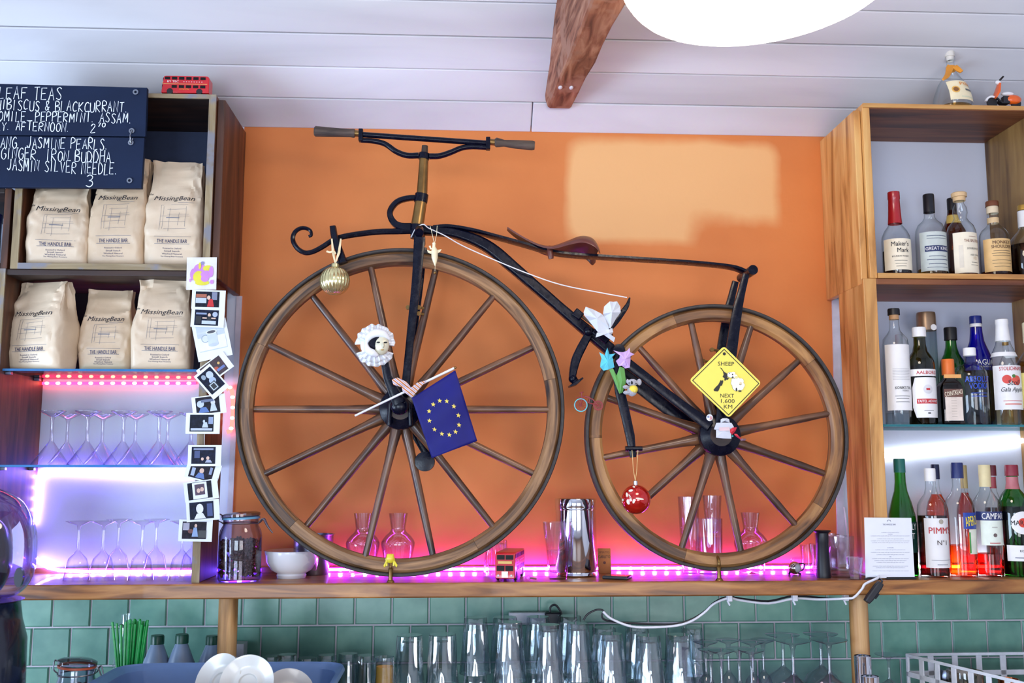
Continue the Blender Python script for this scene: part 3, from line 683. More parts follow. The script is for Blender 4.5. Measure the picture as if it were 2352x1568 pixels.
part('saddle_clamp', G().tube([kl + Vector((0, 0, .016)), kl + Vector((.001, -.006, 0)), kl + Vector((.004, -.004, -.018))], [.007, .009, .007], 12), flat('#5e2f27', .4))
# brake: spike, clamps, curved foot rest, hanging leg with its T shaped peg
part('brake_lever', G().tube(P(cr([(1446, 684), (1440, 702), (1426, 722), (1408, 744), (1385, 765), (1372, 780)], 4), YB - .01), 0, flat=(.012, [.004, .013, .018, .02, .02])))
a = U(1326, 723, YB - .01); part('clamp_block', G().box(a, (.026, .032, .024), (0, .7, 0)), bevel=.003)
part('clamp_block', G().box(U(1382, 768, YB - .014), (.05, .036, .034), (0, .68, 0)), bevel=.004)
part('clamp_bolt', G().sphere(U(1352, 760, YB - .022), (.014, .012, .014), 14, 10), smooth=60)
part('clamp_rod', G().tube([U(1330, 722, YB - .012), U(1372, 752, YB - .012)], .004, 8), flat('#54402f', .5, .3))
part('foot_rest_arm', G().tube(P(cr([(1352, 768), (1336, 797), (1322, 828), (1315, 862), (1316, 874)], 5), YB - .012), 0, flat=(.02, [.022, .024, .024, .019, .018])))
part('foot_rest_joint', G().sphere(U(1316, 870, YB - .014), (.012, .014, .012), 14, 10), smooth=60)
part('foot_rest_plate', G().tube([U(1307, 888, YB - .02), U(1320, 882, YB - .02), U(1337, 869, YB - .02)], 0, flat=(.045, [.005, .01, .005])))
part('foot_rest_neck', G().tube([U(1318, 868, YB - .015), U(1323, 880, YB - .018)], [.008, .012], 12))
YL = YB - .065
part('leg_bar', G().tube(P([(1426, 815), (1418, 850), (1424, 900), (1436, 950), (1447, 1000), (1454, 1050)], YL), 0, flat=(.01, [.024, .026, .026, .025, .024, .016])))
part('leg_pin', G().tube([U(1424, 815, YB), U(1424, 815, YL - .004)], .009, 12))
part('leg_peg', G().tube([U(1436, 1030, YL - .004), U(1475, 1030, YL - .004)], .0065, 12))
# rivets on the stays by the sign
for px, py, y in ((1635, 803, YB + .03), (1615, 829, YB + .03), (962, 706, YB - .03), (962, 720, YB - .02), (937, 706, YB - .03)):
    a = U(px, py, y); part('bolt', G().lathe([(0, -.008), (.005, -.008), (.006, -.003), (.006, .004), (0, .004)], 10, a, axis='y').tube([a, a + Vector((.014 if px < 1000 else .02, .0, -.002))], .0035, 8), brass)
# cord between the head and the brake spike
wh = flat('#e8e6ea', .6)
part('cord', G().tube(P(cr([(944, 545), (955, 525), (972, 515), (985, 524), (1020, 540), (1060, 563), (1120, 590), (1210, 627), (1290, 654), (1380, 672), (1440, 683)], 4), YB - .03), .0016, 6), wh)
# hooks that hold the wheels
for px, py, ylab in ((897, 1290, 'brass hook post holding the front wheel at its foot'), (1652, 1283, 'brass hook post holding the rear wheel at its foot')):
    a = U(px, 1335, -.288); r_ = M(9, -.288); top = U(px, py, -.288)
    th = thing('hook_post', ylab, 'hook', (a.x, -.288, ZS))
    obj('post', G().lathe([(0, 0), (.011, 0), (.009, .004), (.0055, .006), (.0055, .03), (.0065, .034), (.0045, .036)], 16), brass, th)
    zz = top.z - ZS
    obj('hook', G().tube(cr([(0, 0, .036), (0, -.004, zz - .012), (0, .004, zz), (0, .028, zz + .006), (0, .05, zz - .004), (0, .052, zz - .018)], 5), .0042, 10), brass, th)

# ---------------------------------------------------------------- shared small builders
def zoomer(x0, y0, s, y): return lambda a, b, dy=0: U(x0 + a / s, y0 + b / s, y + dy)
def poly3(pts, g=None):
    g = g or G(); return g.add(pts, [list(range(len(pts)))[::-1]])
def disc(c, r, n=16, rz=None, g=None):
    rz = rz or r; g = g or G(); return g.add([(c[0] + math.cos(2 * PI * i / n) * r, c[1], c[2] + math.sin(2 * PI * i / n) * rz) for i in range(n)], [list(range(n))])
def fold(pts, ctr_, depth, th=.0012):
    """A folded paper face: fan about a raised centre, with a back so that it has thickness."""
    n = len(pts); f = Vector((0, th, 0)); c = ctr_ + Vector((0, -depth, 0)); g = G()
    v = [p + Vector((0, -(depth * .45 if i % 2 else 0), 0)) for i, p in enumerate(pts)]
    g.add(v + [c] + [p + f for p in v] + [c + f], [(i, n, (i + 1) % n) for i in range(n)] + [(n + 1 + i, n + 1 + (i + 1) % n, 2 * n + 1) for i in range(n)] + [(i, (i + 1) % n, n + 1 + (i + 1) % n, n + 1 + i) for i in range(n)])
    return g
def lerp(a, b, t): return a + (b - a) * t
def rprof(prof, z):
    for (r0, z0), (r1, z1) in zip(prof, prof[1:]):
        if z0 <= z <= z1 and z1 > z0: return lerp(r0, r1, (z - z0) / (z1 - z0))
    return prof[-1][0]
clear = glass('#fdffff', '#c2d0d6', 1.2); clearv = glass('#fbf8ff', '#c4bce0', 2.0)
BOTM = {'clear': clear, 'green': glass('#5cc060', '#1c5a28', 1.4), 'olive': glass('#8a8a44', '#34340f', 1.3), 'blue': glass('#3448e0', '#141c78', 1.4), 'brown': glass('#a8602c', '#401c0c', 1.3)}
ink = flat('#22242e', .6); navy = flat('#23305c', .6); redp = flat('#c0222a', .5); creamp = flat('#efe4cc', .6, var=.03); whitep = flat('#eceaea', .55, var=.02); blackp = flat('#121319', .45)
def bottle(px, top, wpx, y, zb, prof, kind, name, label, liq=None, cap=None, labels=(), cat='bottle', rz=0, shape=None, n=28, group=None):
    c = U(px, top, y); H = c.z - zb; R = M(wpx, y) / 2
    r = thing('bottle' if name is None else name, label, cat, (c.x, y, zb), 0, group)
    pr = [(a * R, b * H) for a, b in prof]
    obj('bottle_glass', G().lathe([(0, .002)] + pr, n, shape=shape), BOTM[kind], r, smooth=50)
    if liq:
        lv, m = liq; q = [(a * .94, b) for a, b in pr if b < lv * H]; zl = lv * H; q = [(0, .005)] + [(a, max(b, .005)) for a, b in q] + [(rprof(pr, zl) * .94, zl), (0, zl)]
        obj('liquid', G().lathe(q, n, shape=shape), m, r, smooth=50)
    if cap:
        z0, cr_, m, kindc = cap; R0 = cr_ * R
        if kindc == 'wax': g = G().lathe([(R0 * 1.25, z0 * H), (R0 * 1.12, lerp(z0, 1, .3) * H), (R0, lerp(z0, 1, .75) * H), (R0 * 1.08, lerp(z0, 1, .78) * H), (R0 * 1.06, H * .995), (R0 * .9, H), (0, H)], n)
        elif kindc == 'cork': g = G().lathe([(R0 * .8, z0 * H), (R0 * .82, lerp(z0, 1, .45) * H), (R0, lerp(z0, 1, .47) * H), (R0 * 1.02, H * .99), (R0 * .9, H), (0, H)], n)
        else: g = G().lathe([(R0 * 1.02, z0 * H), (R0, z0 * H + .003), (R0, H * .99), (R0 * .93, H), (0, H)], n)
        obj('cap', g, m, r, smooth=40)
    for lb in labels:
        z0, z1, ha, off, m = lb['z0'] * H, lb['z1'] * H, math.radians(lb.get('a', 62)), math.radians(lb.get('off', 0)), lb['m']
        if shape is None:
            def sf(x, z, e=.0006): rr = rprof(pr, z) + e; th = x / rprof(pr, z) + off; return (rr * math.sin(th), -rr * math.cos(th), z)
        else:
            hr = R * .80
            def sf(x, z, e=.0006): return (x, -hr - e, z)
        RR = rprof(pr, (z0 + z1) / 2); N = 14; rows = [z0 + (z1 - z0) * k / 4 for k in range(5)]; wd = RR * ha if shape is None else hr * .8
        g = G()
        cut = lb.get('cut', 0)
        v = []
        for i_, z in enumerate(rows):
            k = 1 - cut * (1 if i_ in (0, 4) else 0)
            v += [sf(-wd * k + 2 * wd * k * i / N, z) for i in range(N + 1)]
        g.add(v, [(j * (N + 1) + i, j * (N + 1) + i + 1, (j + 1) * (N + 1) + i + 1, (j + 1) * (N + 1) + i) for j in range(4) for i in range(N)])
        po = obj('paper_label', g, m, r, smooth=60) if m else r
        for tx in lb.get('t', ()):
            s, zc, wf, hf, tm_ = tx[:5]; kw = tx[5] if len(tx) > 5 else {}
            if s.startswith('#'):
                g = G()
                if s == '#disc': pts = None
                else: pts = [(-wf * R, -hf * H / 2), (wf * R, -hf * H / 2), (wf * R, hf * H / 2), (-wf * R, hf * H / 2)]; g = G()
                x_ = kw.get('x', 0) * R
                if s == '#disc':
                    g = G(); N_ = 24; v = [sf(x_, zc * H, kw.get('e', .0012))] + [sf(x_ + q * wf * R * math.cos(2 * PI * i / N_), zc * H + q * wf * R * math.sin(2 * PI * i / N_), kw.get('e', .0012)) for q in (.33, .66, 1) for i in range(N_)]
                    g.add(v, [(0, 1 + i, 1 + (i + 1) % N_) for i in range(N_)] + [(1 + k * N_ + i, 1 + (k + 1) * N_ + i, 1 + (k + 1) * N_ + (i + 1) % N_, 1 + k * N_ + (i + 1) % N_) for k in (0, 1) for i in range(N_)])
                elif s == '#bar':
                    M_ = 12; g = G(); v = [sf(x_ + (-wf + 2 * wf * i / M_) * R, zc * H + dz, .0012) for dz in (-hf * H / 2, hf * H / 2) for i in range(M_ + 1)]
                    g.add(v, [(i, i + 1, i + M_ + 2, i + M_ + 1) for i in range(M_)])
                else:
                    v = [sf(x_ + a, zc * H + b, kw.get('e', .0012)) for a, b in pts]; g = G().add(v, [list(range(len(v)))])
                obj('printed_shape', g, tm_, po, smooth=0)
            else:
                obj('lettering', lettering(s, kw.get('x', 0) * R, zc * H, wf * 2 * R, hf * H, kw.get('rot', 0), kw.get('bold', .01), kw.get('shear', 0), lambda a, b: sf(a, b, .0018)), tm_, po, smooth=0)
    if rz: r.rotation_euler = (0, 0, rz)
    return r
def lqd(c, e=None): return glass(c, e or c, .6)
amber = lqd('#dc9448', '#a8602a'); gold = lqd('#e8cc80', '#c8a850'); wine = lqd('#8a3030', '#4a1414'); orange_l = lqd('#ff8a40', '#f05a18'); red_l = lqd('#f04038', '#c01818'); dark_l = lqd('#6a2c24', '#2a1010')
WH = [(.93, 0), (1, .02), (1, .52), (.96, .58), (.8, .65), (.5, .71), (.33, .76), (.3, .8), (.3, .96)]
SQ = [(.93, 0), (1, .02), (1, .55), (.98, .6), (.85, .66), (.5, .7), (.31, .74), (.3, .96)]
WN = [(.94, 0), (1, .02), (1, .55), (.93, .62), (.65, .7), (.42, .78), (.36, .86), (.35, .97)]
# upper right crate: whiskies
yA = -.215
bottle(2052, 441, 66, yA, zm, [(.93, 0), (1, .02), (1, .42), (.97, .47), (.78, .54), (.5, .6), (.36, .66), (.33, .74), (.32, .97)], 'clear', 'whisky_bottle', 'square-shouldered whisky bottle with dripping red wax neck', (.3, dark_l), (.62, .4, flat('#a81420', .3, coat=.4), 'wax'),
       [dict(z0=.06, z1=.42, m=creamp, a=72, t=[("Maker's", .36, .62, .055, ink, dict(bold=.02)), ('Mark', .285, .42, .05, ink, dict(x=.18, bold=.02)), ('BOURBON WHISKY', .215, .6, .018, ink), ('#bar', .165, .45, .004, ink), ('#bar', .13, .4, .004, ink), ('#bar', .1, .35, .004, ink)])], rz=-.12)
bottle(2132, 447, 70, yA + .01, zm, [(.93, 0), (1, .02), (1, .5), (.96, .57), (.8, .635), (.5, .68), (.36, .72), (.34, .76), (.34, .96)], 'clear', 'whisky_bottle', 'whisky bottle with black cap and pale label crossed by a blue band', (.1, gold), (.78, .37, flat('#15161e', .35), 'cap'),
       [dict(z0=.06, z1=.52, m=flat('#c3cbc6', .5), a=70, t=[('#bar', .32, .86, .07, navy), ('GREAT KING', .32, .8, .038, whitep, dict(bold=.02)), ('#bar', .47, .7, .006, navy), ('#bar', .44, .7, .004, navy), ('#bar', .23, .6, .006, navy), ('#bar', .19, .75, .008, navy), ('#bar', .14, .65, .006, navy), ('#bar', .1, .75, .005, navy)])])
bottle(2185, 456, 60, -.1, zm, WN, 'brown', 'whisky_bottle', 'whisky bottle with black cap standing behind the cream corked one', (.5, amber), (.84, .36, blackp, 'cap'), [dict(z0=.7, z1=.8, m=flat('#d8b860', .4), a=90)])
bottle(2202, 443, 68, yA, zm, [(.93, 0), (1, .02), (1, .48), (.97, .54), (.85, .6), (.55, .66), (.42, .7), (.5, .76), (.46, .82), (.3, .87), (.3, .96)], 'clear', 'whisky_bottle', 'whisky bottle with bulging neck, pale cork and large white label', (.5, amber), (.9, .52, flat('#dcb98a', .6), 'cork'),
       [dict(z0=.03, z1=.5, m=creamp, a=66, off=6, t=[('THE BALVENIE', .4, .62, .034, flat('#7a3a22'), dict(x=.2)), ('DOUBLEWOOD', .31, .5, .022, ink, dict(x=.25)), ('AGED 12 YEARS', .235, .36, .018, ink, dict(x=.3)), ('12', .2, .12, .03, flat('#b08a50'), dict(x=.3)), ('#bar', .15, .3, .004, ink, dict(x=.3)), ('#bar', .12, .34, .004, ink, dict(x=.3)), ('#bar', .45, .3, .004, flat('#7a3a22'), dict(x=.2)), ('#bar', .22, .14, .26, flat('#dcd2c0'), dict(x=-.65))])])
bottle(2278, 463, 68, yA, zm, [(.93, 0), (1, .02), (1, .5), (.97, .56), (.82, .62), (.5, .67), (.38, .7), (.38, .92)], 'clear', 'whisky_bottle', 'whisky bottle with flat brown stopper and tan label in the upper right crate', (.08, amber), (.93, .44, flat('#6e3c22', .5), 'cap'),
       [dict(z0=.06, z1=.48, m=flat('#e0b87c', .55), a=74, t=[('MONKEY', .43, .62, .042, flat('#5a3420'), dict(bold=.02)), ('SHOULDER', .375, .72, .04, flat('#5a3420'), dict(bold=.02)), ('#bar', .32, .6, .005, ink), ('#bar', .29, .7, .005, ink), ('#bar', .26, .66, .005, ink), ('#bar', .2, .7, .004, ink), ('#bar', .16, .7, .004, ink), ('#bar', .12, .6, .004, ink)]),
        dict(z0=.71, z1=.78, m=flat('#d8b88a', .5), a=170), dict(z0=.84, z1=.93, m=flat('#dcc8a8', .5), a=170)])
bottle(2350, 472, 84, yA + .02, zm, [(.93, 0), (1, .02), (1, .42), (.93, .5), (.62, .6), (.38, .66), (.33, .7), (.33, .93)], 'clear', 'whisky_bottle', 'dark whisky bottle with white sleeved neck at the right edge of the upper crate', (.46, dark_l), (.93, .33, flat('#c8a04c', .4, .6), 'cap'),
       [dict(z0=.7, z1=.92, m=whitep, a=170), dict(z0=.08, z1=.36, m=flat('#e8e2b0', .5), a=30, off=18, t=[('#bar', .25, .2, .06, flat('#5a9a4a'), dict(x=.3))])])
# middle glass shelf
zg = zg3; yM = -.225
bottle(2052, 709, 60, yM, zg, [(.95, 0), (1, .015), (1, .68), (.93, .735), (.6, .78), (.42, .81), (.36, .86), (.36, .95)], 'clear', 'vodka_bottle', 'tall clear vodka bottle with black topped cork beside the crate side', (.1, lqd('#eef4f8')), (.945, .46, blackp, 'cap'),
       [dict(z0=.12, z1=.68, m=whitep, a=74, t=[("KONIK'S TAIL", .31, .66, .024, ink, dict(bold=.02, x=.1)), ('VODKA', .285, .26, .012, ink, dict(x=.2)), ('#bar', .24, .6, .003, ink), ('#bar', .22, .5, .003, ink), ('#bar', .19, .55, .003, ink)] + [('#bar', .38 + k * .013, .7, .002, flat('#8a8a90')) for k in range(8)]),
        dict(z0=.905, z1=.944, m=flat('#c09468', .6), a=178)])
bottle(2064, 768, 46, -.09, zg, WH, 'clear', 'spirit_bottle', 'clear bottle with grey cap standing behind the tall corked vodka bottle', None, (.88, .36, flat('#b8c0cc', .4), 'cap'), [dict(z0=.7, z1=.8, m=redp, a=50)])
bottle(2110, 752, 63, yM, zg, [(.95, 0), (1, .015), (1, .6), (.96, .65), (.8, .7), (.55, .75), (.44, .82), (.42, .9)], 'olive', 'aquavit_bottle', 'dark green bottle with white cap and white octagonal label', (.6, dark_l), (.9, .5, whitep, 'cap'),
       [dict(z0=.49, z1=.56, m=whitep, a=80, t=[('AALBORG', .525, .76, .034, redp, dict(bold=.02))]),
        dict(z0=.07, z1=.475, m=whitep, a=66, cut=.22, t=[('#bar', .235, .82, .05, redp), ('TAFFEL AKVAVIT', .235, .76, .026, whitep, dict(bold=.02)), ('#disc', .355, .34, 0, flat('#d8d6da')), ('#bar', .355, .14, .02, redp), ('#bar', .14, .35, .004, ink), ('#bar', .115, .1, .012, ink)])])
q = U(2126, 718, -.1)
tubth = thing('bottle_tube', 'tall pale tube with brown gold lid behind the aquavit bottle', 'bottle', (q.x, -.1, zg)); H_ = q.z - zg
obj('tube_body', G().lathe([(0, 0), (.027, 0), (.027, H_ * .84)], 24), glass('#dfe8ea', '#9fb0b4', 1), tubth); obj('lid', G().lathe([(.0275, H_ * .84), (.027, H_ * .98), (.0255, H_), (0, H_)], 24), flat('#9a8068', .35, .6), tubth)
obj('seal', disc((0, 0, 0), .009, 20).mv((.008, -.0285, H_ * .86)), whitep, tubth)
sqf = lambda a, z: min(1.32, 1 / max(abs(math.cos(a)), abs(math.sin(a)))) * .80
bottle(2176, 825, 62, yM - .005, zg, [(.98, 0), (1.02, .02), (1.0, .56), (.86, .63), (.5, .69), (.4, .72), (.4, .76)], 'brown', 'liqueur_bottle', 'square brown liqueur bottle with orange cap and red ribbon', (.5, dark_l), (.76, .46, flat('#e0702a', .4), 'cap'),
       [dict(z0=.06, z1=.5, m=flat('#e2d2c6', .5), a=30, off=0, t=[('#bar', .475, .7, .12, flat('#6a4438')), ('COINTREAU', .475, .66, .07, creamp, dict(rot=.18, bold=.02))] + [('#bar', .4 - k * .04, .2, .006, flat('#b8a89a')) for k in range(8)]),
        dict(z0=.7, z1=.755, m=flat('#e8a860', .4), a=1)], rz=-.1, shape=sqf, n=32)
bottle(2182, 752, 58, -.12, zg, [(.95, 0), (1, .015), (1, .58), (.9, .66), (.6, .73), (.45, .8), (.4, .9)], 'green', 'spirit_bottle', 'bright green bottle with black cap behind the orange capped square bottle', (.3, dark_l), (.87, .5, blackp, 'cap'))
bottle(2226, 799, 74, yM - .005, zg, [(.95, 0), (1, .02), (1, .62), (.96, .68), (.78, .75), (.5, .79), (.36, .81), (.36, .9)], 'clear', 'vodka_bottle', 'squat clear vodka bottle with short neck, white cap and blue lettering', (.25, lqd('#e8f0f8')), (.9, .38, whitep, 'cap'),
       [dict(z0=.1, z1=.6, m=None, t=[('ABSOLUT', .58, .82, .075, flat('#1a4ac8', .4), dict(bold=.03)), ('VODKA', .49, .6, .075, flat('#1a4ac8', .4), dict(bold=.03)), ('#bar', .4, .5, .008, flat('#1a4ac8')), ('#bar', .36, .5, .008, flat('#1a4ac8'))])])
bottle(2240, 726, 66, -.13, zg, [(.95, 0), (1, .015), (1, .5), (.93, .62), (.7, .7), (.5, .77), (.42, .85), (.38, .95)], 'blue', 'spirit_bottle', 'cobalt blue bottle with blue stopper behind the squat vodka bottle', (.5, dark_l), (.93, .42, flat('#1a2a7a', .3), 'cap'),
       [dict(z0=.4, z1=.7, m=None, t=[('AGUA', .57, .62, .05, whitep, dict(x=.1, bold=.02)), ('DE BOLIVIA', .53, .4, .014, whitep)]), dict(z0=.9, z1=.93, m=whitep, a=178)])
bottle(2300, 733, 68, yM, zg, [(.95, 0), (1, .015), (1, .54), (.95, .6), (.72, .69), (.5, .76), (.4, .83), (.38, .96)], 'clear', 'vodka_bottle', 'clear vodka bottle with long white cap and red apple label', (.3, lqd('#f4f2e0')), (.79, .4, whitep, 'wax'),
       [dict(z0=.14, z1=.55, m=whitep, a=76, t=[('STOLICHNAYA', .52, .84, .035, redp, dict(bold=.03)), ('#disc', .42, .3, 0, flat('#d8443a'), dict(x=-.4)), ('#disc', .41, .34, 0, flat('#e05a48'), dict(x=.25)), ('#disc', .45, .12, 0, flat('#4a7a3a'), dict(x=.05, e=.0016)), ('Stoli', .39, .4, .05, ink, dict(shear=.3, x=.05)), ('Gala Applik', .32, .8, .055, ink, dict(shear=.3)), ('#bar', .22, .7, .005, redp), ('#bar', .19, .6, .012, flat('#d88a80'))]), dict(z0=.64, z1=.68, m=whitep, a=150)])
bottle(2307, 757, 40, -.11, zg, WH, 'clear', 'spirit_bottle', 'bottle with gold cap standing behind the apple vodka bottle', (.5, gold), (.84, .36, flat('#b8904a', .35, .6), 'cap'))
bottle(2362, 741, 72, yM, zg, [(.95, 0), (1, .015), (1, .52), (.9, .6), (.6, .67), (.36, .72), (.34, .95)], 'clear', 'rum_bottle', 'bottle with cream cap and yellow label cut by the right edge on the glass shelf', (.62, gold), (.8, .4, flat('#e8dcb8', .5), 'cap'),
       [dict(z0=.16, z1=.5, m=flat('#e8dc8a', .5), a=72, t=[('#bar', .42, .7, .07, blackp, dict(x=-.2)), ('CANA', .42, .5, .045, whitep, dict(x=-.3)), ('#bar', .3, .3, .08, flat('#5a6aa8'), dict(x=-.3))])])
# bottom bay
yC = -.225
bottle(2065, 1053, 62, -.19, ZS, [(.95, 0), (1, .015), (1, .45), (.95, .52), (.72, .63), (.48, .72), (.4, .8), (.39, .95)], 'green', 'vermouth_bottle', 'green vermouth bottle standing behind the paper menu', (.4, dark_l), (.88, .42, flat('#1a6a62', .35), 'cap'),
       [dict(z0=.2, z1=.46, m=flat('#133a34', .4), a=74, t=[('NOILLY', .42, .66, .055, whitep, dict(bold=.02)), ('PRAT', .34, .5, .05, whitep, dict(bold=.02))])])
bottle(2135, 1075, 66, yC, ZS, [(.95, 0), (1, .015), (1, .6), (.95, .66), (.75, .71), (.46, .76), (.36, .82), (.34, .96)], 'clear', 'liqueur_bottle', 'bottle with white cap and white label lettered in red beside the menu', (.56, lqd('#7a2430', '#2a0810')), (.88, .38, whitep, 'cap'),
       [dict(z0=.09, z1=.54, m=whitep, a=66, off=8, t=[("PIMM'S", .43, .84, .06, redp, dict(bold=.02)), ('#disc', .51, .17, 0, flat('#b0a898')), ('N°1', .32, .34, .045, flat('#4a3a38'), dict(bold=.01)), ('#bar', .16, .75, .004, flat('#9a9aa0')), ('#bar', .12, .4, .012, flat('#b8b8be'))])])
bottle(2147, 1066, 50, -.11, ZS, WH, 'clear', 'liqueur_bottle', 'bottle of orange liqueur with dark blue cap in the back row', (.72, orange_l), (.86, .38, flat('#1c2450', .35), 'cap'))
bottle(2197, 1062, 68, yC + .01, ZS, [(.95, 0), (1, .015), (.96, .3), (1, .5), (.97, .62), (.8, .68), (.48, .73), (.36, .79), (.34, .96)], 'clear', 'liqueur_bottle', 'bottle of orange liqueur with blue cap and tilted blue and yellow label', (.27, orange_l), (.86, .4, flat('#1e2c66', .35), 'cap'),
       [dict(z0=.42, z1=.56, m=flat('#2040a0', .4), a=36, off=22, t=[('APEROL', .49, .52, .085, flat('#f4dc30'), dict(bold=.04, rot=.15))]), dict(z0=.2, z1=.415, m=flat('#e8ead8', .5), a=26, off=32, t=[('#bar', .3, .05, .18, flat('#3a9a4a'), dict(x=-.4)), ('#bar', .3, .04, .18, orange_l if False else flat('#e0501c'), dict(x=-.5))])])
bottle(2212, 1068, 40, -.1, ZS, WH, 'clear', 'liqueur_bottle', 'bottle of red liqueur with sand coloured cap in the back row', (.74, red_l), (.78, .38, flat('#c8b078', .5), 'cap'))
bottle(2260, 1067, 62, yC + .01, ZS, [(.95, 0), (1, .015), (1, .6), (.95, .66), (.72, .71), (.44, .76), (.36, .82), (.34, .97)], 'clear', 'liqueur_bottle', 'bottle of red bitter with cream cap and blue banded white label', (.2, red_l), (.8, .42, flat('#e0d0a0', .45), 'cap'),
       [dict(z0=.5, z1=.58, m=flat('#1c2a66', .4), a=76, t=[('CAMPARI', .54, .84, .055, whitep, dict(bold=.04))]), dict(z0=.28, z1=.5, m=flat('#e4ecdf', .5), a=56, t=[('#disc', .37, .14, 0, flat('#6a5a58')), ('#bar', .3, .4, .006, redp), ('#bar', .44, .2, .01, flat('#b8b8b0'))])])
bottle(2278, 1068, 44, -.1, ZS, WH, 'clear', 'vermouth_bottle', 'dark bottle with maroon cap in the back row beside the bitter', (.6, wine), (.9, .4, flat('#7a2434', .4), 'cap'), [dict(z0=.78, z1=.89, m=flat('#b84a58', .4), a=120)])
bottle(2322, 1067, 70, yC + .01, ZS, [(.95, 0), (1, .015), (1, .6), (.95, .67), (.72, .73), (.44, .78), (.37, .83), (.36, .96)], 'green', 'vermouth_bottle', 'large green vermouth bottle with maroon cap and round white label', (.62, dark_l), (.9, .42, flat('#8a2438', .4), 'cap'),
       [dict(z0=.34, z1=.62, m=None, t=[('#disc', .48, .74, 0, whitep), ('#disc', .48, .3, 0, flat('#d8402c'), dict(e=.0018)), ('MARTINI', .48, .74, .042, blackp, dict(bold=.04))]), dict(z0=.14, z1=.28, m=whitep, a=62, t=[('ROSSO', .23, .3, .02, ink), ('#bar', .17, .6, .006, navy)]), dict(z0=.78, z1=.89, m=flat('#b86a70', .4), a=130)])
bottle(2365, 1068, 50, -.13, ZS, WH, 'green', 'vermouth_bottle', 'green bottle with teal cap at the right edge of the bottom bay', (.5, dark_l), (.86, .42, flat('#1a7a6a', .4), 'cap'))
# on top of the right crate
bx = bottle(2181, 119, 92, -.243, zt, [(.96, 0), (1, .06), (.98, .14), (.9, .26), (.7, .42), (.42, .56), (.26, .64), (.2, .72), (.2, .86)], 'clear', 'rum_bottle', 'bell shaped clear rum bottle with orange ribbon on top of the right crate', (.03, gold), (.84, .24, flat('#d8d4cc', .5), 'cork'),
       [dict(z0=.07, z1=.42, m=flat('#f0e2bc', .5), a=48, off=12, t=[('PYRAT', .36, .46, .06, flat('#e8943a'), dict(x=.32, bold=.02)), ('#bar', .25, .26, .035, flat('#6a6a68'), dict(x=.35)), ('#disc', .25, .2, 0, flat('#e8b45a'), dict(x=-.42)), ('#disc', .25, .13, 0, flat('#8a5a30'), dict(x=-.42, e=.0018)), ('#bar', .12, .5, .02, flat('#d8d8b8'), dict(x=.3))])])
Hq = U(2181, 119, -.243).z - zt
org = flat('#e8982c', .5)
obj('ribbon', G().lathe([(.0125, Hq * .66), (.0135, Hq * .69), (.0125, Hq * .745)], 20), org, bx)
rb_ = cr([(-.006, -.0125, Hq * .72), (-.016, -.02, Hq * .62), (-.03, -.035, Hq * .5), (-.05, -.05, Hq * .4)], 4)
obj('ribbon_tail', G().tube(rb_, 0, flat=(.004, [.02, .018, .014, .006])), org, bx)
obj('ribbon_tail', G().tube(cr([(.006, -.0125, Hq * .72), (.012, -.018, Hq * .66), (.02, -.024, Hq * .6)], 4), 0, flat=(.004, [.016, .016, .01])), org, bx)

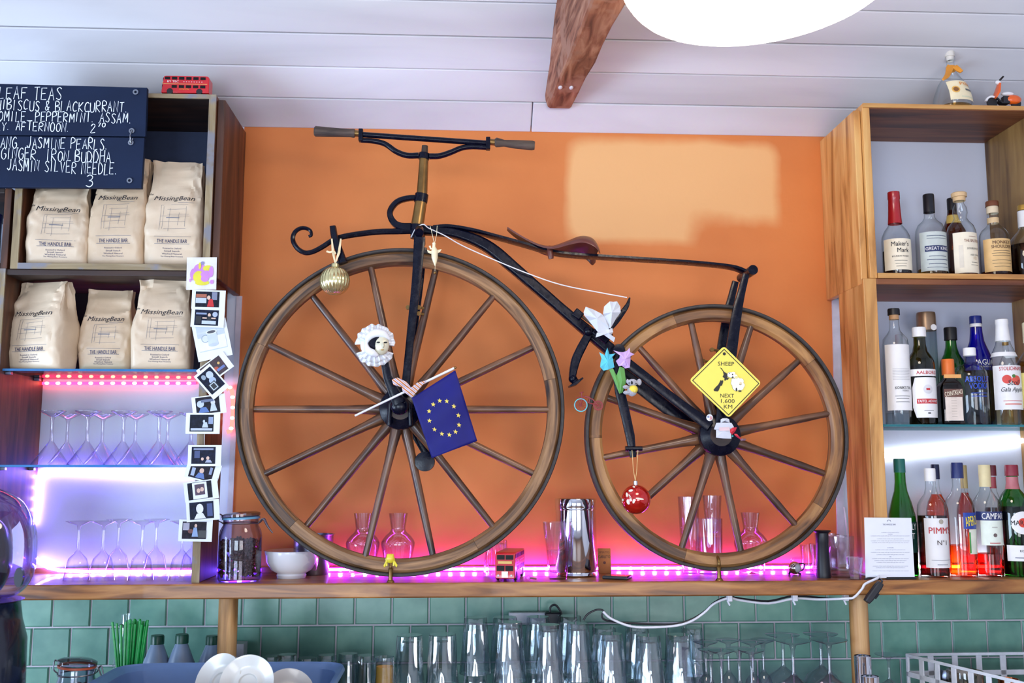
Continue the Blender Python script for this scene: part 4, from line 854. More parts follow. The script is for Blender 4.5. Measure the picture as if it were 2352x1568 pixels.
# ---------------------------------------------------------------- toy vehicles
def bus(label, L, loc, rz):
    r = thing('toy_bus', label, 'toy bus', loc, rz); h = L * .42; wd = L * .3; rd = flat('#c41420', .3, coat=.4)
    bp = [(-.5, .09), (-.5, .22), (-.485, .42), (-.46, .95), (-.44, .99), (-.4, 1), (.42, 1), (.47, .98), (.5, .9), (.5, .09), (.36, .09), (.34, .16), (.26, .16), (.24, .09), (-.26, .09), (-.28, .16), (-.36, .16), (-.38, .09)]
    obj('body', G().prism([(a * L, b * h) for a, b in bp], -wd / 2, wd / 2), rd, r, smooth=25, bevel=L * .012)
    dk_ = flat('#120e10', .5, spec=.2); yl = flat('#d8b060', .5)
    for s in (-1, 1):
        y = s * (wd / 2 + .0003)
        for k in range(6):
            for zz, hh in ((.86, .14), (.42, .15)):
                if zz < .5 and k == 0: continue
                x = (-.38 + k * .15) * L; obj('window', G().box((x, y, zz * h), (L * .11, .0006, h * hh)), dk_, r, smooth=0)
        obj('cream_line', G().box((0, y, .56 * h), (L * .92, .0006, h * .025)), yl, r, smooth=0)
    obj('lettering', lettering('BY TEC', -.26 * L, .68 * h, L * .24, h * .1, bold=.03, fn=lambda x, z: (x, -wd / 2 - .001, z)), whitep, r, smooth=0)
    obj('lettering', lettering('www.routemaster tours', .16 * L, .67 * h, L * .4, h * .07, bold=.02, fn=lambda x, z: (x, -wd / 2 - .001, z)) if False else lettering('- - - - - - - -', .16 * L, .67 * h, L * .4, h * .03, bold=.03, fn=lambda x, z: (x, -wd / 2 - .001, z)), whitep, r, smooth=0)
    obj('lettering', lettering('LONDON', -.02 * L, .28 * h, L * .2, h * .09, bold=.03, fn=lambda x, z: (x, -wd / 2 - .001, z)), flat('#e08a30'), r, smooth=0)
    fx_ = -.5 * L
    for zz, hh in ((.83, .16), (.45, .18)):
        for s in (-1, 1): obj('front_window', G().box((fx_ + (.025 if zz > .5 else .008) * L, s * wd * .22, zz * h), (.002, wd * .38, h * hh)), dk_, r, smooth=0)
    obj('destination_blind', G().box((fx_ + .012 * L, 0, .655 * h), (.003, wd * .7, h * .09)), yl, r, smooth=0)
    obj('radiator', G().box((fx_ - .0006, 0, .24 * h), (.003, wd * .3, h * .2)), flat('#c8ccd4', .3, .8), r, smooth=0)
    for s in (-1, 1): obj('headlamp', G().sphere((fx_, s * wd * .33, .2 * h), L * .018, 10, 6), flat('#d8dce0', .3), r)
    for x in (-.32, .3):
        for s in (-1, 1): obj('wheel', G().lathe([(0, -.004), (h * .15, -.004), (h * .17, -.002), (h * .17, .002), (h * .15, .004), (0, .004)], 16, (x * L, s * (wd / 2 - .003), h * .17), axis='y'), flat('#15151a', .6), r)
    return r
L_ = M(108, -.22)
bus('red double-decker toy bus seen side on, on top of the left crate', L_, (U(430, 200, -.258).x, -.258, lt), 0)
q = U(1166, 1330, -.225); Hb = M(62, -.225); bus('red double-decker toy bus on the long shelf facing the room', Hb / .42, (q.x + .008, -.2, ZS), math.radians(78))
def scooter(loc, S):
    r = thing('toy_scooter', 'small orange toy motor scooter on top of the right crate', 'toy scooter', loc); o_ = flat('#e8611a', .3, coat=.4); wh_ = flat('#e8e8ec', .4); bl = flat('#15151a', .5)
    for x in (-.38, .36): obj('wheel', G().lathe([(.07 * S, -.035 * S), (.15 * S, -.03 * S), (.17 * S, 0), (.15 * S, .03 * S), (.07 * S, .035 * S)], 20, (x * S, 0, .17 * S), axis='y').lathe([(0, -.025 * S), (.075 * S, -.03 * S), (.075 * S, .03 * S), (0, .025 * S)], 12, (x * S, 0, .17 * S), axis='y'), bl, r)
    obj('front_mudguard', G().ring(.16 * S, .22 * S, .1 * S, .3, 2.9, 12, (-.38 * S, 0, .17 * S)), wh_, r)
    obj('leg_shield', G().tube(cr([(-.3 * S, 0, .3 * S), (-.2 * S, 0, .5 * S), (-.12 * S, 0, .78 * S)], 4), 0, flat=([.26 * S, .3 * S, .16 * S], [.05 * S, .09 * S, .06 * S])), o_, r)
    obj('floorboard', G().tube([(-.26 * S, 0, .3 * S), (-.1 * S, 0, .15 * S), (.1 * S, 0, .15 * S)], 0, flat=(.2 * S, .06 * S)), bl, r)
    obj('rear_body', G().sphere((.28 * S, 0, .28 * S), (.26 * S, .13 * S, .15 * S), 18, 10), o_, r)
    obj('seat', G().sphere((.12 * S, 0, .46 * S), (.2 * S, .09 * S, .06 * S), 16, 8), wh_, r)
    obj('engine', G().box((.05 * S, 0, .26 * S), (.2 * S, .16 * S, .22 * S)), flat('#3a3a40', .4, .6), r, bevel=.001)
    obj('headset', G().sphere((-.15 * S, 0, .82 * S), (.09 * S, .07 * S, .07 * S), 14, 8), wh_, r)
    obj('handlebar', G().tube([(-.1 * S, -.22 * S, .92 * S), (-.12 * S, 0, .86 * S), (-.1 * S, .22 * S, .92 * S)], .028 * S, 8), bl, r)
scooter((U(2306, 230, -.262).x, -.262, zt), M(80, -.22))

# ---------------------------------------------------------------- coffee bags
kraft = flat('#d8c2a6', .42, var=.05, scale=14, bump=1.0); kraft_d = flat('#cfb698', .42, var=.06, scale=14, bump=1.0)
def bag(px, wpx, top, y, zb, seed, label, rz=0, lean=0, open_=0):
    c = U(px, 600, y); c.z = zb; top_z = U(px, top, y).z - zb; w2 = M(wpx, y) / 2; d2 = .043
    r = thing('coffee_bag', label, 'coffee bag', c, rz, 'kraft coffee bags in the left crates'); NR, NC = 44, 72; v = []
    for j in range(NR + 1):
        t = j / NR; z = t * top_z; a_ = min(1, t / .05); s = max(0, (t - .52) / .48)
        hd = d2 * (1 - .9 * s ** 1.3) * (.86 + .14 * a_) * (1 + .14 * math.sin(PI * min(1, t / .6))); hw = w2 * (.97 + .04 * math.sin(PI * t)) * (1 - .1 * s * (1 - s) * 2 - .05 * s)
        for k in range(NC):
            th = 2 * PI * k / NC; cx, cy_ = math.cos(th), math.sin(th)
            x = hw * math.copysign(abs(cx) ** .34, cx); yy = hd * math.copysign(abs(cy_) ** .42, cy_)
            if abs(cx) > .75: x -= math.copysign((.014 * s + .005 * t) * max(0, 1 - abs(yy) / (hd + 1e-5)) * 1.3, cx)
            p = Vector((x * 22 + seed * 7.3, yy * 22, z * 20 + seed))
            am = .0058 * min(1, t * 5) * (1 + s * 1.2); nz_ = noise.noise(p * .7) * am * 1.3 + (abs(noise.noise(p * 1.3 + Vector((3, 1, 8)))) - .3) * am * 1.6 + (abs(noise.noise(p * 3 + Vector((5, 2, 1)))) - .3) * am * .6
            yy += math.copysign(nz_, cy_) if abs(cy_) > .2 else 0; x += noise.noise(p + Vector((9, 9, 9))) * am * .7
            v.append(Vector((x + lean * t * t, yy + (noise.noise(Vector((x * 30, z * 20, seed))) * .01 * s), z + s * .006 * noise.noise(Vector((x * 25, seed, 0))))))
    f = [(j * NC + k, j * NC + (k + 1) % NC, (j + 1) * NC + (k + 1) % NC, (j + 1) * NC + k) for j in range(NR) for k in range(NC)]
    f.append(list(range(NC))[::-1]); f.append([NR * NC + k for k in range(NC)])
    obj('paper_bag', G().add(v, f), kraft if seed % 2 else kraft_d, r, smooth=32)
    fn = onto(BVHTree.FromPolygons(v, f), .0011)
    k = w2 / .078; H = top_z
    obj('lettering', lettering('MissingBean', 0 + lean * .3, .62 * H, .104 * k, .017, 0, .012, .35, fn), ink, r, smooth=0)
    obj('lettering', lettering('the', -.062 * k, .665 * H, .011, .006, 0, 0, .3, fn), ink, r, smooth=0)
    obj('lettering', lettering('THE HANDLE BAR', 0, .225 * H, .078 * k, .010, 0, .03, 0, fn), navy, r, smooth=0)
    for i, (zz, wd) in enumerate(((.16, .04), (.135, .034), (.11, .044), (.085, .05))):
        obj('lettering', lettering(['Roasted in Oxford', 'Small batch', 'Washed Natural', 'The Missing Bean Roastery'][i], 0, zz * H, wd * k * 1.15, .0042, 0, .01, 0, fn), navy, r, smooth=0)
    gl = G()
    def line(x0, z0, x1, z1, t=.0006):
        n = max(2, int(math.hypot(x1 - x0, z1 - z0) / .008)); dx, dz = x1 - x0, z1 - z0; l = math.hypot(dx, dz); ox, oz = -dz / l * t, dx / l * t
        A = [fn((x0 + dx * i / n) * k + ox, z0 + dz * i / n + oz) for i in range(n + 1)]; B = [fn((x0 + dx * i / n) * k - ox, z0 + dz * i / n - oz) for i in range(n + 1)]
        gl.add(A + B, [(i, i + 1, i + n + 2, i + n + 1) for i in range(n)])
    z0 = .31 * H; z1 = .57 * H; rn = random.Random(4)
    for x in (-.035, -.028, -.012, .012, .03): line(x, z0 + rn.uniform(0, .02), x + .003, z1 - rn.uniform(0, .03), .0003)
    for t in (.1, .35, .55, .62, .8, .95): line(-.04 + rn.uniform(0, .03), lerp(z0, z1, t), .03 + rn.uniform(0, .012), lerp(z0, z1, t) + .002, .0003)
    line(-.018, lerp(z0, z1, .5), .016, lerp(z0, z1, .5), .0011); line(-.048, .268 * H, .048, .268 * H, .0004); line(-.045, .2 * H, .045, .2 * H, .0005); line(.01, .585 * H, .05, .585 * H, .0004)
    obj('printed_map', gl, flat('#6a6e7c', .6), r, smooth=0)
bag(138, 138, 415, -.215, lm, 1, 'coffee bag at the left end of the upper left crate, top behind the chalkboard', .10)
bag(275, 132, 372, -.21, lm, 2, 'kraft coffee bag in the middle of the upper left crate', -.06, .012)
bag(404, 134, 374, -.21, lm, 3, 'kraft coffee bag at the right end of the upper left crate', .04)
bag(110, 150, 650, -.2, zg1, 5, 'kraft coffee bag with folded brown side at the left end of the glass shelf', -.32, .004)
bag(262, 118, 668, -.16, zg1, 6, 'kraft coffee bag set back between two others on the upper glass shelf', .03)
bag(384, 134, 645, -.21, zg1, 7, 'kraft coffee bag at the right end of the upper glass shelf', .12)

# ---------------------------------------------------------------- chalkboards
YK = -.318
slate = flat('#14223e', .65, var=.15, scale=5, spec=.2)
def board(label, pts, lines, ydep):
    p = P(pts, ydep); c = sum(p, Vector()) / 4; r = thing('chalkboard', label, 'chalkboard', (c.x, ydep, min(q.z for q in p)))
    g = G().prism([(q.x, q.z) for q in p], ydep, ydep + .014)
    obj('board', g, slate, r, w=True, smooth=0, bevel=.0015)
    obj('chalk_lettering', chalk(lines, lambda x, z: U(x, z, ydep - .0012)), flat('#dfe6f2', .8), r, w=True, smooth=0)
    return r
k1 = board('upper navy chalkboard with handwritten leaf tea menu priced 2.70', [(-70, 309), (334, 313), (338, 201), (-70, 190)],
      [('LEAF TEAS', -2, 226, 145, 229, 27), ('HIBISCUS & BLACKCURRANT.', -8, 252, 297, 258, 23), ('MOMILE. PEPPERMINT. ASSAM.', -18, 277, 306, 283, 22), ('REY. AFTERNOON.', -22, 298, 164, 302, 20), ('2', 208, 304, 224, 304, 20), ('70', 224, 291, 244, 291, 9)], YK)
k2 = board('lower navy chalkboard hung below the first with jasmine tea menu priced 3', [(-70, 429), (325, 432), (332, 316), (-70, 311)],
      [('SANG. JASMINE PEARLS.', -12, 338, 252, 344, 24), ('GINGER. IRON BUDDHA.', 2, 364, 268, 375, 25), ('D. JASMIN SILVER NEEDLE.', -16, 390, 274, 402, 26), ('3', 197, 430, 222, 430, 25)], YK)
steel = flat('#9aa0aa', .25, 1)
for b, px, py in ((k1, 312, 212), (k1, 303, 301), (k2, 301, 328), (k2, 298, 415)):
    obj('eyelet', G().lathe([(.0035, 0), (.0075, 0), (.0075, .003), (.0035, .003)], 16, U(px, py, YK - .0005), axis='y'), steel, b, w=True)
obj('link', G().tube(cr([U(303, 299, YK - .004), U(299, 312, YK - .012), U(301, 330, YK - .004), U(305, 318, YK + .001)], 5), .0018, 8), steel, k1, w=True)

# ---------------------------------------------------------------- the chain of instant photographs
card = flat('#dfe6ea', .35, var=.01); pd_ = [flat('#131829', .5, var=.4, scale=110, spec=.2), flat('#1d1826', .5, var=.4, scale=90, spec=.2), flat('#0e1630', .5, var=.4, scale=120, spec=.2)]
pale = flat('#b8c4d4', .4); skin = flat('#d8b8a4', .5); dkb = flat('#0e1018', .4); midb = flat('#4a6aa8', .4)
def photo(i, px, py, w, h, deg, label, pw, ph, ox, oy, shapes, dm, name='instant_photo', cardm=None):
    y = -.2865 - .0022 * (i % 3) - (.001 if i % 2 else 0); c = U(px, py, y); r = thing(name, label, 'photo' if name == 'instant_photo' else 'drawing', c, 0, 'chain of instant photos beside the left crates' if name == 'instant_photo' else None)
    k = 1 / FPX * (y + 2.95); W_, H_ = w * k, h * k; cv = [(-W_ / 2, -H_ / 2), (W_ / 2, -H_ / 2), (W_ / 2, H_ / 2), (-W_ / 2, H_ / 2)]
    obj('card', G().prism(cv, -.0004, .0004), cardm or card, r, smooth=0)
    if pw: po = obj('picture', G().box((ox * k, -.0007, oy * k), (pw * k, .0004, ph * k)), dm, r, smooth=0)
    else: po = r
    for n_, (typ, x, z, a, b, m) in enumerate(shapes):
        yy = -.0011 - .00012 * n_; x, z, a, b = [q * k for q in (x + ox, z + oy, a, b)]
        if typ == 'd': g = disc((x, yy, z), a, 16, b)
        elif typ == 't': g = G().add([(x - a * .5, yy, z + b), (x + a * .5, yy, z + b), (x + a, yy, z - b), (x - a, yy, z - b)], [(3, 2, 1, 0)])
        else: g = G().add([(x - a, yy, z - b), (x + a, yy, z - b), (x + a, yy, z + b), (x - a, yy, z + b)], [(0, 1, 2, 3)])
        obj('picture_detail', g, m, po, smooth=0)
    r.rotation_euler = (0, -math.radians(deg), 0); return r
pk = flat('#c884cc', .6); ye = flat('#dcd23c', .6)
photo(0, 463, 628, 68, 76, 1, "child's pink and yellow felt pen drawing pinned above the photos", 0, 0, 0, 0,
      [('d', -4, 10, 14, 13, pk), ('d', -18, -2, 8, 14, pk), ('d', -6, -8, 13, 14, ye), ('d', 14, 12, 11, 7, ye), ('d', 12, -2, 14, 9, pk), ('d', 2, -22, 16, 6, ye), ('d', 8, -12, 9, 8, pk), ('d', 22, 4, 5, 13, pk), ('d', -4, 18, 3, 8, ye), ('d', 2, 24, 4, 4, flat('#8a86b0')), ('d', 24, -20, 4, 5, pk), ('d', -25, -16, 2, 4, pk)], None, 'childs_drawing', flat('#e0dcdc', .7))
S_ = [(479, 688, 76, 44, -1, 'instant photo of a person in red leaning on a counter, topmost of the photos', [('b', -14, 8, 12, 4, flat('#a86048')), ('b', -14, -3, 12, 6, pale), ('b', 16, 8, 6, 9, flat('#7a8098')), ('t', 8, -8, 8, 9, flat('#c01c20')), ('d', 3, 4, 4, 5, skin)], 0),
      (477, 730, 75, 43, -2, 'instant photo of a person with both arms spread, below the red top photo', [('b', -18, -6, 6, 9, dkb), ('b', -12, 9, 12, 2, flat('#8898b8')), ('d', 6, 6, 3.5, 4.5, skin), ('t', 6, -3, 6, 6, dkb), ('b', 6, -11, 16, 4, pale), ('b', -4, -1, 5, 1.5, skin), ('b', 16, -1, 5, 1.5, skin), ('d', 19, 8, 6, 6, flat('#a8b4c8'))], 2)]
for i, (a, b, c_, d, e, lb, shp, k) in enumerate(S_): photo(i + 1, a, b, c_, d, e, lb, 54, 36, -2.5, .5, shp, pd_[k])
photo(0, 487, 780, 78, 88, 13, 'large square instant photo of a white coffee mug', 62, 62, 0, 7, [('b', 0, 22, 31, 3, pale), ('b', 0, 13, 31, 2, flat('#c4cdd6')), ('b', 0, -14, 31, 15, flat('#e2e6ea')), ('d', -14, -2, 9, 9, flat('#8898a8')), ('d', -14, -2, 7.5, 7.5, flat('#d2d8de')), ('t', 2, -4, 12, 15, flat('#c2ccd6')), ('b', 2, -4, 11, 14, flat('#c2ccd6')), ('d', 2, 11, 13, 5, flat('#dfe4e8')), ('d', 2, 11, 10, 3.4, flat('#4a4a52')), ('d', 2, -19, 11, 4, flat('#b8c2cc'))], flat('#bcc6ce', .4))
T_ = [(494, 846, 74, 44, 38, 'instant photo tilted steeply with a dim red brown bar scene', [('b', -20, 8, 8, 3, midb), ('d', 4, -3, 6, 5, flat('#a84a30')), ('d', 16, 5, 3, 3, flat('#d0a860')), ('b', 14, -8, 10, 3, flat('#6070a8'))], flat('#3a2026', .3, var=.3, scale=60)),
      (486, 876, 70, 46, -48, 'instant photo tilted steeply the other way showing a bright window sign', [('d', -12, 6, 9, 8, pale), ('d', 2, 3, 8, 8, flat('#9fb0c8')), ('b', 14, -3, 10, 9, dkb), ('b', 14, -3, 8, 7, pale), ('b', 14, -3, 6, 5, dkb), ('d', -16, -8, 6, 5, flat('#8898a8'))], pd_[2]),
      (480, 930, 75, 44, 8, 'instant photo of two pale figures at a bar, below the tilted pair', [('d', -16, 4, 8, 8, pale), ('t', -10, -10, 12, 6, midb), ('d', 12, 5, 5, 6, flat('#c8ccd8')), ('t', 12, -7, 8, 8, pale), ('b', 0, 10, 14, 3, flat('#606a88'))], pd_[1]),
      (466, 972, 76, 47, 0, 'instant photo of a dark room with one small bright figure', [('t', 8, -4, 7, 6, pale), ('d', 5, 4, 2.5, 3.5, pale), ('b', 20, 6, 5, 8, flat('#8898b8')), ('b', 0, -14, 24, 2.5, flat('#aeb8c8'))], pd_[0]),
      (470, 1046, 74, 47, 0, 'instant photo of a crowded dark bar, first below the gap in the chain', [('d', 10, -6, 3.5, 4, skin), ('d', -2, -8, 3, 3.5, skin), ('b', -14, 2, 6, 8, flat('#3a4a78')), ('b', 0, 14, 22, 2, flat('#8a94b0')), ('t', 12, -13, 8, 3, flat('#a0a8c0'))], pd_[2]),
      (466, 1082, 76, 44, -14, 'instant photo of a person in blue, tilted down to the right', [('d', 0, 0, 5, 6, skin), ('t', 0, -11, 11, 6, midb), ('b', -18, -6, 4, 9, flat('#9fb0c8')), ('b', 20, 4, 3, 8, flat('#8898b8'))], pd_[1]),
      (462, 1126, 75, 44, 8, 'instant photo that shows a smaller pair portrait between white bands', [('b', 0, 0, 16, 18, card), ('b', 0, 2, 11, 12, flat('#4a3448')), ('d', -3, 0, 4, 5, skin), ('d', 5, 2, 4, 5, skin)], pd_[0]),
      (466, 1172, 73, 46, 5, 'instant photo of a person overexposed to white', [('d', -4, 4, 8, 11, flat('#e8ecf0')), ('t', -4, -12, 13, 6, flat('#e0e6ea')), ('b', 18, 0, 6, 14, flat('#3a4c80'))], pd_[2]),
      (449, 1218, 74, 48, -1, 'lowest instant photo of a person in light blue leaning forward', [('b', -18, 8, 7, 8, flat('#a8a8b8')), ('d', -8, -2, 6, 5, flat('#6a3a34')), ('t', 2, -4, 7, 10, flat('#88a4cc')), ('d', 3, 10, 3, 4, skin), ('b', 18, -8, 9, 8, dkb)], pd_[1])]
for i, (a, b, c_, d, e, lb, shp, dm) in enumerate(T_): photo(i + 1, a, b, c_, d, e, lb, 53, 38, -2.5, .5, shp, dm)
obj_ = solo('photo_string', G().tube(P([(458, 592), (480, 690), (484, 800), (488, 880), (470, 1000), (468, 1100), (455, 1200)], -.2845), .0006, 6), wh, 'thin white string that the instant photos are pegged along', 'string')

# ---------------------------------------------------------------- ornaments on the velocipede
gd = flat('#e8dca4', .18, .85, var=.1, scale=40)
c = U(769, 645, -.32); R0 = M(34, -.32)
r = thing('bauble', 'ribbed pale gold glass bauble hanging from the front bracket', 'bauble', (c.x, c.y, c.z - R0))
g = G().lathe([(math.sin(PI * i / 20) * R0, R0 - math.cos(PI * i / 20) * R0) for i in range(21)], 96, shape=lambda a, z: 1 + .035 * math.cos(24 * a))
obj('ball', g, gd, r, smooth=70); obj('cap', G().lathe([(.010, 2 * R0 - .002), (.0095, 2 * R0 + .007), (0, 2 * R0 + .008)], 16), flat('#d8cc98', .3, .7), r)
cap = U(769, 606, -.32); org2 = flat('#e6d2a8', .5)
for px in (762, 783): obj('ribbon', G().tube([U(770, 605, -.322), U((770 + px) / 2 + (2 if px > 770 else -1), 580, -.322), U(px, 548, -.315)], 0, flat=(.0008, [.003, .007, .004])), org2, r, w=True)
obj('ribbon_bow', G().tube(cr([U(750, 577, -.325), U(758, 579, -.33), U(766, 577, -.33), U(771, 583, -.326)], 4), 0, flat=(.001, .005)), org2, r, w=True)
# angel ornament
r = thing('hanging_ornament', 'small cream winged figure ornament on a thread at the steering head', 'ornament', U(997, 628, -.335)); cm = flat('#efe2bc', .4, coat=.3)
Z = zoomer(640, 260, 3.564, -.335)
obj('figure', G().tube(cr([Z(1272, 1075), Z(1271, 1095), Z(1276, 1130), Z(1277, 1180), Z(1280, 1220), Z(1281, 1250)], 4), [.004, .0045, .009, .0085, .005, .001], 14), cm, r, w=True)
obj('head', G().sphere(Z(1272, 1068), .0048, 12, 8), cm, r, w=True)
obj('wing', fold([Z(1270, 1120), Z(1240, 1128), Z(1214, 1116), Z(1222, 1140), Z(1245, 1150), Z(1270, 1145)], Z(1245, 1136), .003), cm, r, w=True)
obj('wing', fold([Z(1280, 1120), Z(1305, 1118), Z(1334, 1112), Z(1322, 1136), Z(1300, 1146), Z(1282, 1145)], Z(1305, 1130), .003), cm, r, w=True)
obj('raised_arm', G().tube([Z(1266, 1110), Z(1245, 1108), Z(1237, 1085)], [.002, .0025, .0028], 8), cm, r, w=True)
obj('thread', G().tube([Z(1273, 1060), Z(1262, 1010), Z(1248, 950), Z(1240, 925)], .0007, 5), cm, r, w=True)
obj('thread', G().tube([Z(1277, 1060), Z(1292, 1000), Z(1298, 920)], .0007, 5), cm, r, w=True)
obj('drop_thread', G().tube([Z(1281, 1250), Z(1279, 1298)], .0005, 5), cm, r, w=True); obj('gold_bead', G().sphere(Z(1279, 1306), .0042, 12, 8), brass, r, w=True)
# carnival mask with ruffles
c = U(862, 793, -.37); r = thing('ruffled_mask', 'tiny carnival mask with white ruffled hood hung on the front pedal', 'mask', c); rw = flat('#eceef4', .7, sheen=.3); k = M(1, -.37)
def ruffle(a0, a1, ri, ro, amp, yoff, n=70, waves=13, cx=0, cz=0):
    v = []; m_ = 5
    for i in range(n + 1):
        a = lerp(a0, a1, i / n)
        for j in range(m_ + 1):
            t = j / m_; rr = lerp(ri, ro * (1 + .025 * math.sin(waves * .7 * a) + .04 * noise.noise(Vector((a * 3, ro, 1)))), t) * k
            v.append((cx * k + rr * math.cos(a), yoff + amp * t * math.sin(waves * a) - .006 * (1 - t), cz * k + rr * math.sin(a)))
    return G().add(v, [(i * (m_ + 1) + j, i * (m_ + 1) + j + 1, (i + 1) * (m_ + 1) + j + 1, (i + 1) * (m_ + 1) + j) for i in range(n) for j in range(m_)])
def solidify(o, t): m_ = o.modifiers.new('thickness', 'SOLIDIFY'); m_.thickness = t
for a0_, a1_, rr_, yo, cz_ in ((-.15, PI * 1.02, 45, -.001, 4), (0, PI * .98, 36, -.009, 4), (PI * 1.1, PI * 1.9, 45, .001, -4), (PI * 1.14, PI * 1.86, 36, -.007, -4)):
    o = obj('ruffle', ruffle(a0_, a1_, 10, rr_, .005, yo, n=110, waves=21 if rr_ > 40 else 17, cx=0, cz=cz_), rw, r, smooth=60); solidify(o, .0006)
obj('hood', G().tube([Vector((k * a, -.012 - b * .001, k * d)) for a, b, d in cr([(-20, 0, 2), (-14, 6, 16), (2, 9, 26), (20, 8, 24), (32, 2, 14)], 4)], [.004, .009, .011, .009, .004], 12), rw, r, smooth=70)
obj('hood', G().tube([Vector((k * a, -.012 - b * .001, k * d)) for a, b, d in cr([(-20, 0, 4), (-16, 6, -12), (-4, 9, -20), (8, 6, -26)], 4)], [.004, .009, .010, .004], 12), rw, r, smooth=70)
obj('hood', G().sphere((-k * 4, -.004, 0), (k * 30, .008, k * 28), 24, 12), rw, r, smooth=70)
fc = flat('#dcd6bc', .35, .2, coat=.3)
obj('face', G().sphere((k * 16, -.016, k * -2), (k * 17, .012, k * 22), 20, 14), fc, r, smooth=70)
obj('nose', G().sphere((k * 20, -.029, k * -3), (k * 3.2, .005, k * 7), 10, 8), fc, r)
for x in (9, 25): obj('eye_hole', G().sphere((k * x, -.0265, k * 4), (k * 4.5, .002, k * 2), 10, 6), dkb, r)
obj('lips', G().sphere((k * 18, -.027, k * -13), (k * 4, .0025, k * 1.8), 10, 6), flat('#c8a060', .4), r)
# flag on its stick
YL2 = -.385; Z = zoomer(780, 700, 3.92, YL2)
r = thing('flag', 'blue hand flag with a ring of gold stars on a white stick', 'flag', U(930, 900, YL2))
obj('stick', G().tube([Z(138, 998), Z(1030, 570)], [.0028, .0034], 10), flat('#e4e6ee', .35), r, w=True)
obj('stick_tip', G().sphere(Z(1040, 565), .0036, 10, 8), brass, r, w=True)
TL, TR_, BR, BL = Z(648, 838), Z(1042, 588), Z(1240, 1225), Z(830, 1380)
def flagp(u, v_, off=0):
    p = lerp(lerp(TL, TR_, u), lerp(BL, BR, u), v_); return p + Vector((0, -off + .006 * math.sin(u * 5 + v_ * 3) * v_ + .004 * math.sin(v_ * 9 + u * 2) - .006 * u, 0))
o = obj('cloth', G().patch(lambda u, v_: flagp(u, v_), 20, 24), flat('#101068', .6, var=.05, spec=.3), r, w=True, smooth=70); solidify(o, .0005)
gold_ = flat('#e6cc58', .5)
det = (TR_.x - TL.x) * (BL.z - TL.z) - (TR_.z - TL.z) * (BL.x - TL.x)
for sx_, sy_ in ((900, 850), (963, 848), (1025, 883), (1063, 950), (1068, 1030), (1037, 1095), (983, 1132), (917, 1136), (853, 1107), (808, 1035), (805, 950), (842, 887)):
    c = Z(sx_, sy_); v = []
    for i in range(10):
        a = PI / 2 + i * PI / 5; rr = M(5.6 if i % 2 == 0 else 2.3, YL2); q = Vector((c.x + rr * math.cos(a), 0, c.z + rr * math.sin(a)))
        dx, dz = q.x - TL.x, q.z - TL.z; u = (dx * (BL.z - TL.z) - dz * (BL.x - TL.x)) / det; vv = ((TR_.x - TL.x) * dz - (TR_.z - TL.z) * dx) / det
        v.append(flagp(u, vv, .0016))
    obj('star', G().add(v, [list(range(10))]), gold_, r, w=True, smooth=0)
def stripes():
    m, t, b = newmat('striped_ribbon'); tc = nd(t, 'TexCoord'); mp = nd(t, 'Mapping'); mp.inputs['Rotation'].default_value = (0, .9, 0); wv = nd(t, 'TexWave'); wv.inputs['Scale'].default_value = 36; wv.bands_direction = 'X'
    t.links.new(tc.outputs['Object'], mp.inputs[0]); t.links.new(mp.outputs[0], wv.inputs[0]); r_ = ramp(t, [(.15, '#b86a3a'), (.3, '#f0eadc'), (.55, '#c03a3a'), (.68, '#f0eadc'), (.9, '#8a80b8')]); r_.color_ramp.interpolation = 'CONSTANT'
    t.links.new(wv.outputs[0], r_.inputs[0]); t.links.new(r_.outputs[0], b.inputs['Base Color']); b.inputs['Roughness'].default_value = .5; return m
Z2 = zoomer(780, 700, 3.92, -.392); stm = stripes()
r = thing('ribbon', 'twisted paper ribbon with fine coloured stripes tied at the front axle', 'ribbon', U(925, 900, -.392))
obj('ribbon_loop', fold([Z2(470, 672), Z2(520, 655), Z2(600, 690), Z2(645, 745), Z2(560, 740), Z2(485, 720)], Z2(550, 705), .006), stm, r, w=True)
obj('ribbon_loop', fold([Z2(640, 745), Z2(700, 700), Z2(780, 680), Z2(740, 730), Z2(650, 835), Z2(600, 800)], Z2(680, 745), .008), stm, r, w=True)
obj('ribbon_loop', fold([Z2(560, 740), Z2(640, 745), Z2(650, 830), Z2(600, 800), Z2(565, 770)], Z2(605, 770), .004), stm, r, w=True)
# yellow warning sign
YS = -.345; Z = zoomer(1560, 780, 6.03, YS)
r = thing('warning_sign', 'yellow diamond sign with SHEEP NEXT 1,600 KM on the rear wheel', 'sign', Z(640, 1080)); yel = flat('#ecdc5c', .35, coat=.2, var=.02)
cn_ = [(620, 85), (1140, 598), (688, 1083), (140, 560)]; v = []
for i in range(4):
    p, a, b = [Vector(q) for q in (cn_[i], cn_[i - 1], cn_[(i + 1) % 4])]; da, db = (a - p).normalized(), (b - p).normalized()
    s0, s1 = p + da * 50, p + db * 50
    for t in (0, .25, .5, .75, 1): q = s0 * (1 - t) ** 2 + p * 2 * t * (1 - t) + s1 * t * t; v.append(Z(q.x, q.y))
obj('plate', G().prism([(q.x, q.z) for q in v], YS, YS + .003).mv((0, 0, 0)), yel, r, w=True, smooth=0)
e = Vector((0, -.0008, 0)); blk = flat('#1e1c18', .5)
inn = [(621, 125), (1110, 606), (684, 1048), (178, 562)]; cen = Vector((650, 584))
for i in range(4):
    a, b = Vector(inn[i]), Vector(inn[(i + 1) % 4]); a2 = a + (cen - a).normalized() * 15; b2 = b + (cen - b).normalized() * 15
    obj('border_line', G().add([Z(*a) + e, Z(*b) + e, Z(*b2) + e, Z(*a2) + e], [(0, 1, 2, 3)]), blk, r, w=True, smooth=0)
obj('hole', disc(tuple(Z(624, 195) + e), M(22 / 6.03, YS), 18), blk, r, w=True, smooth=0)
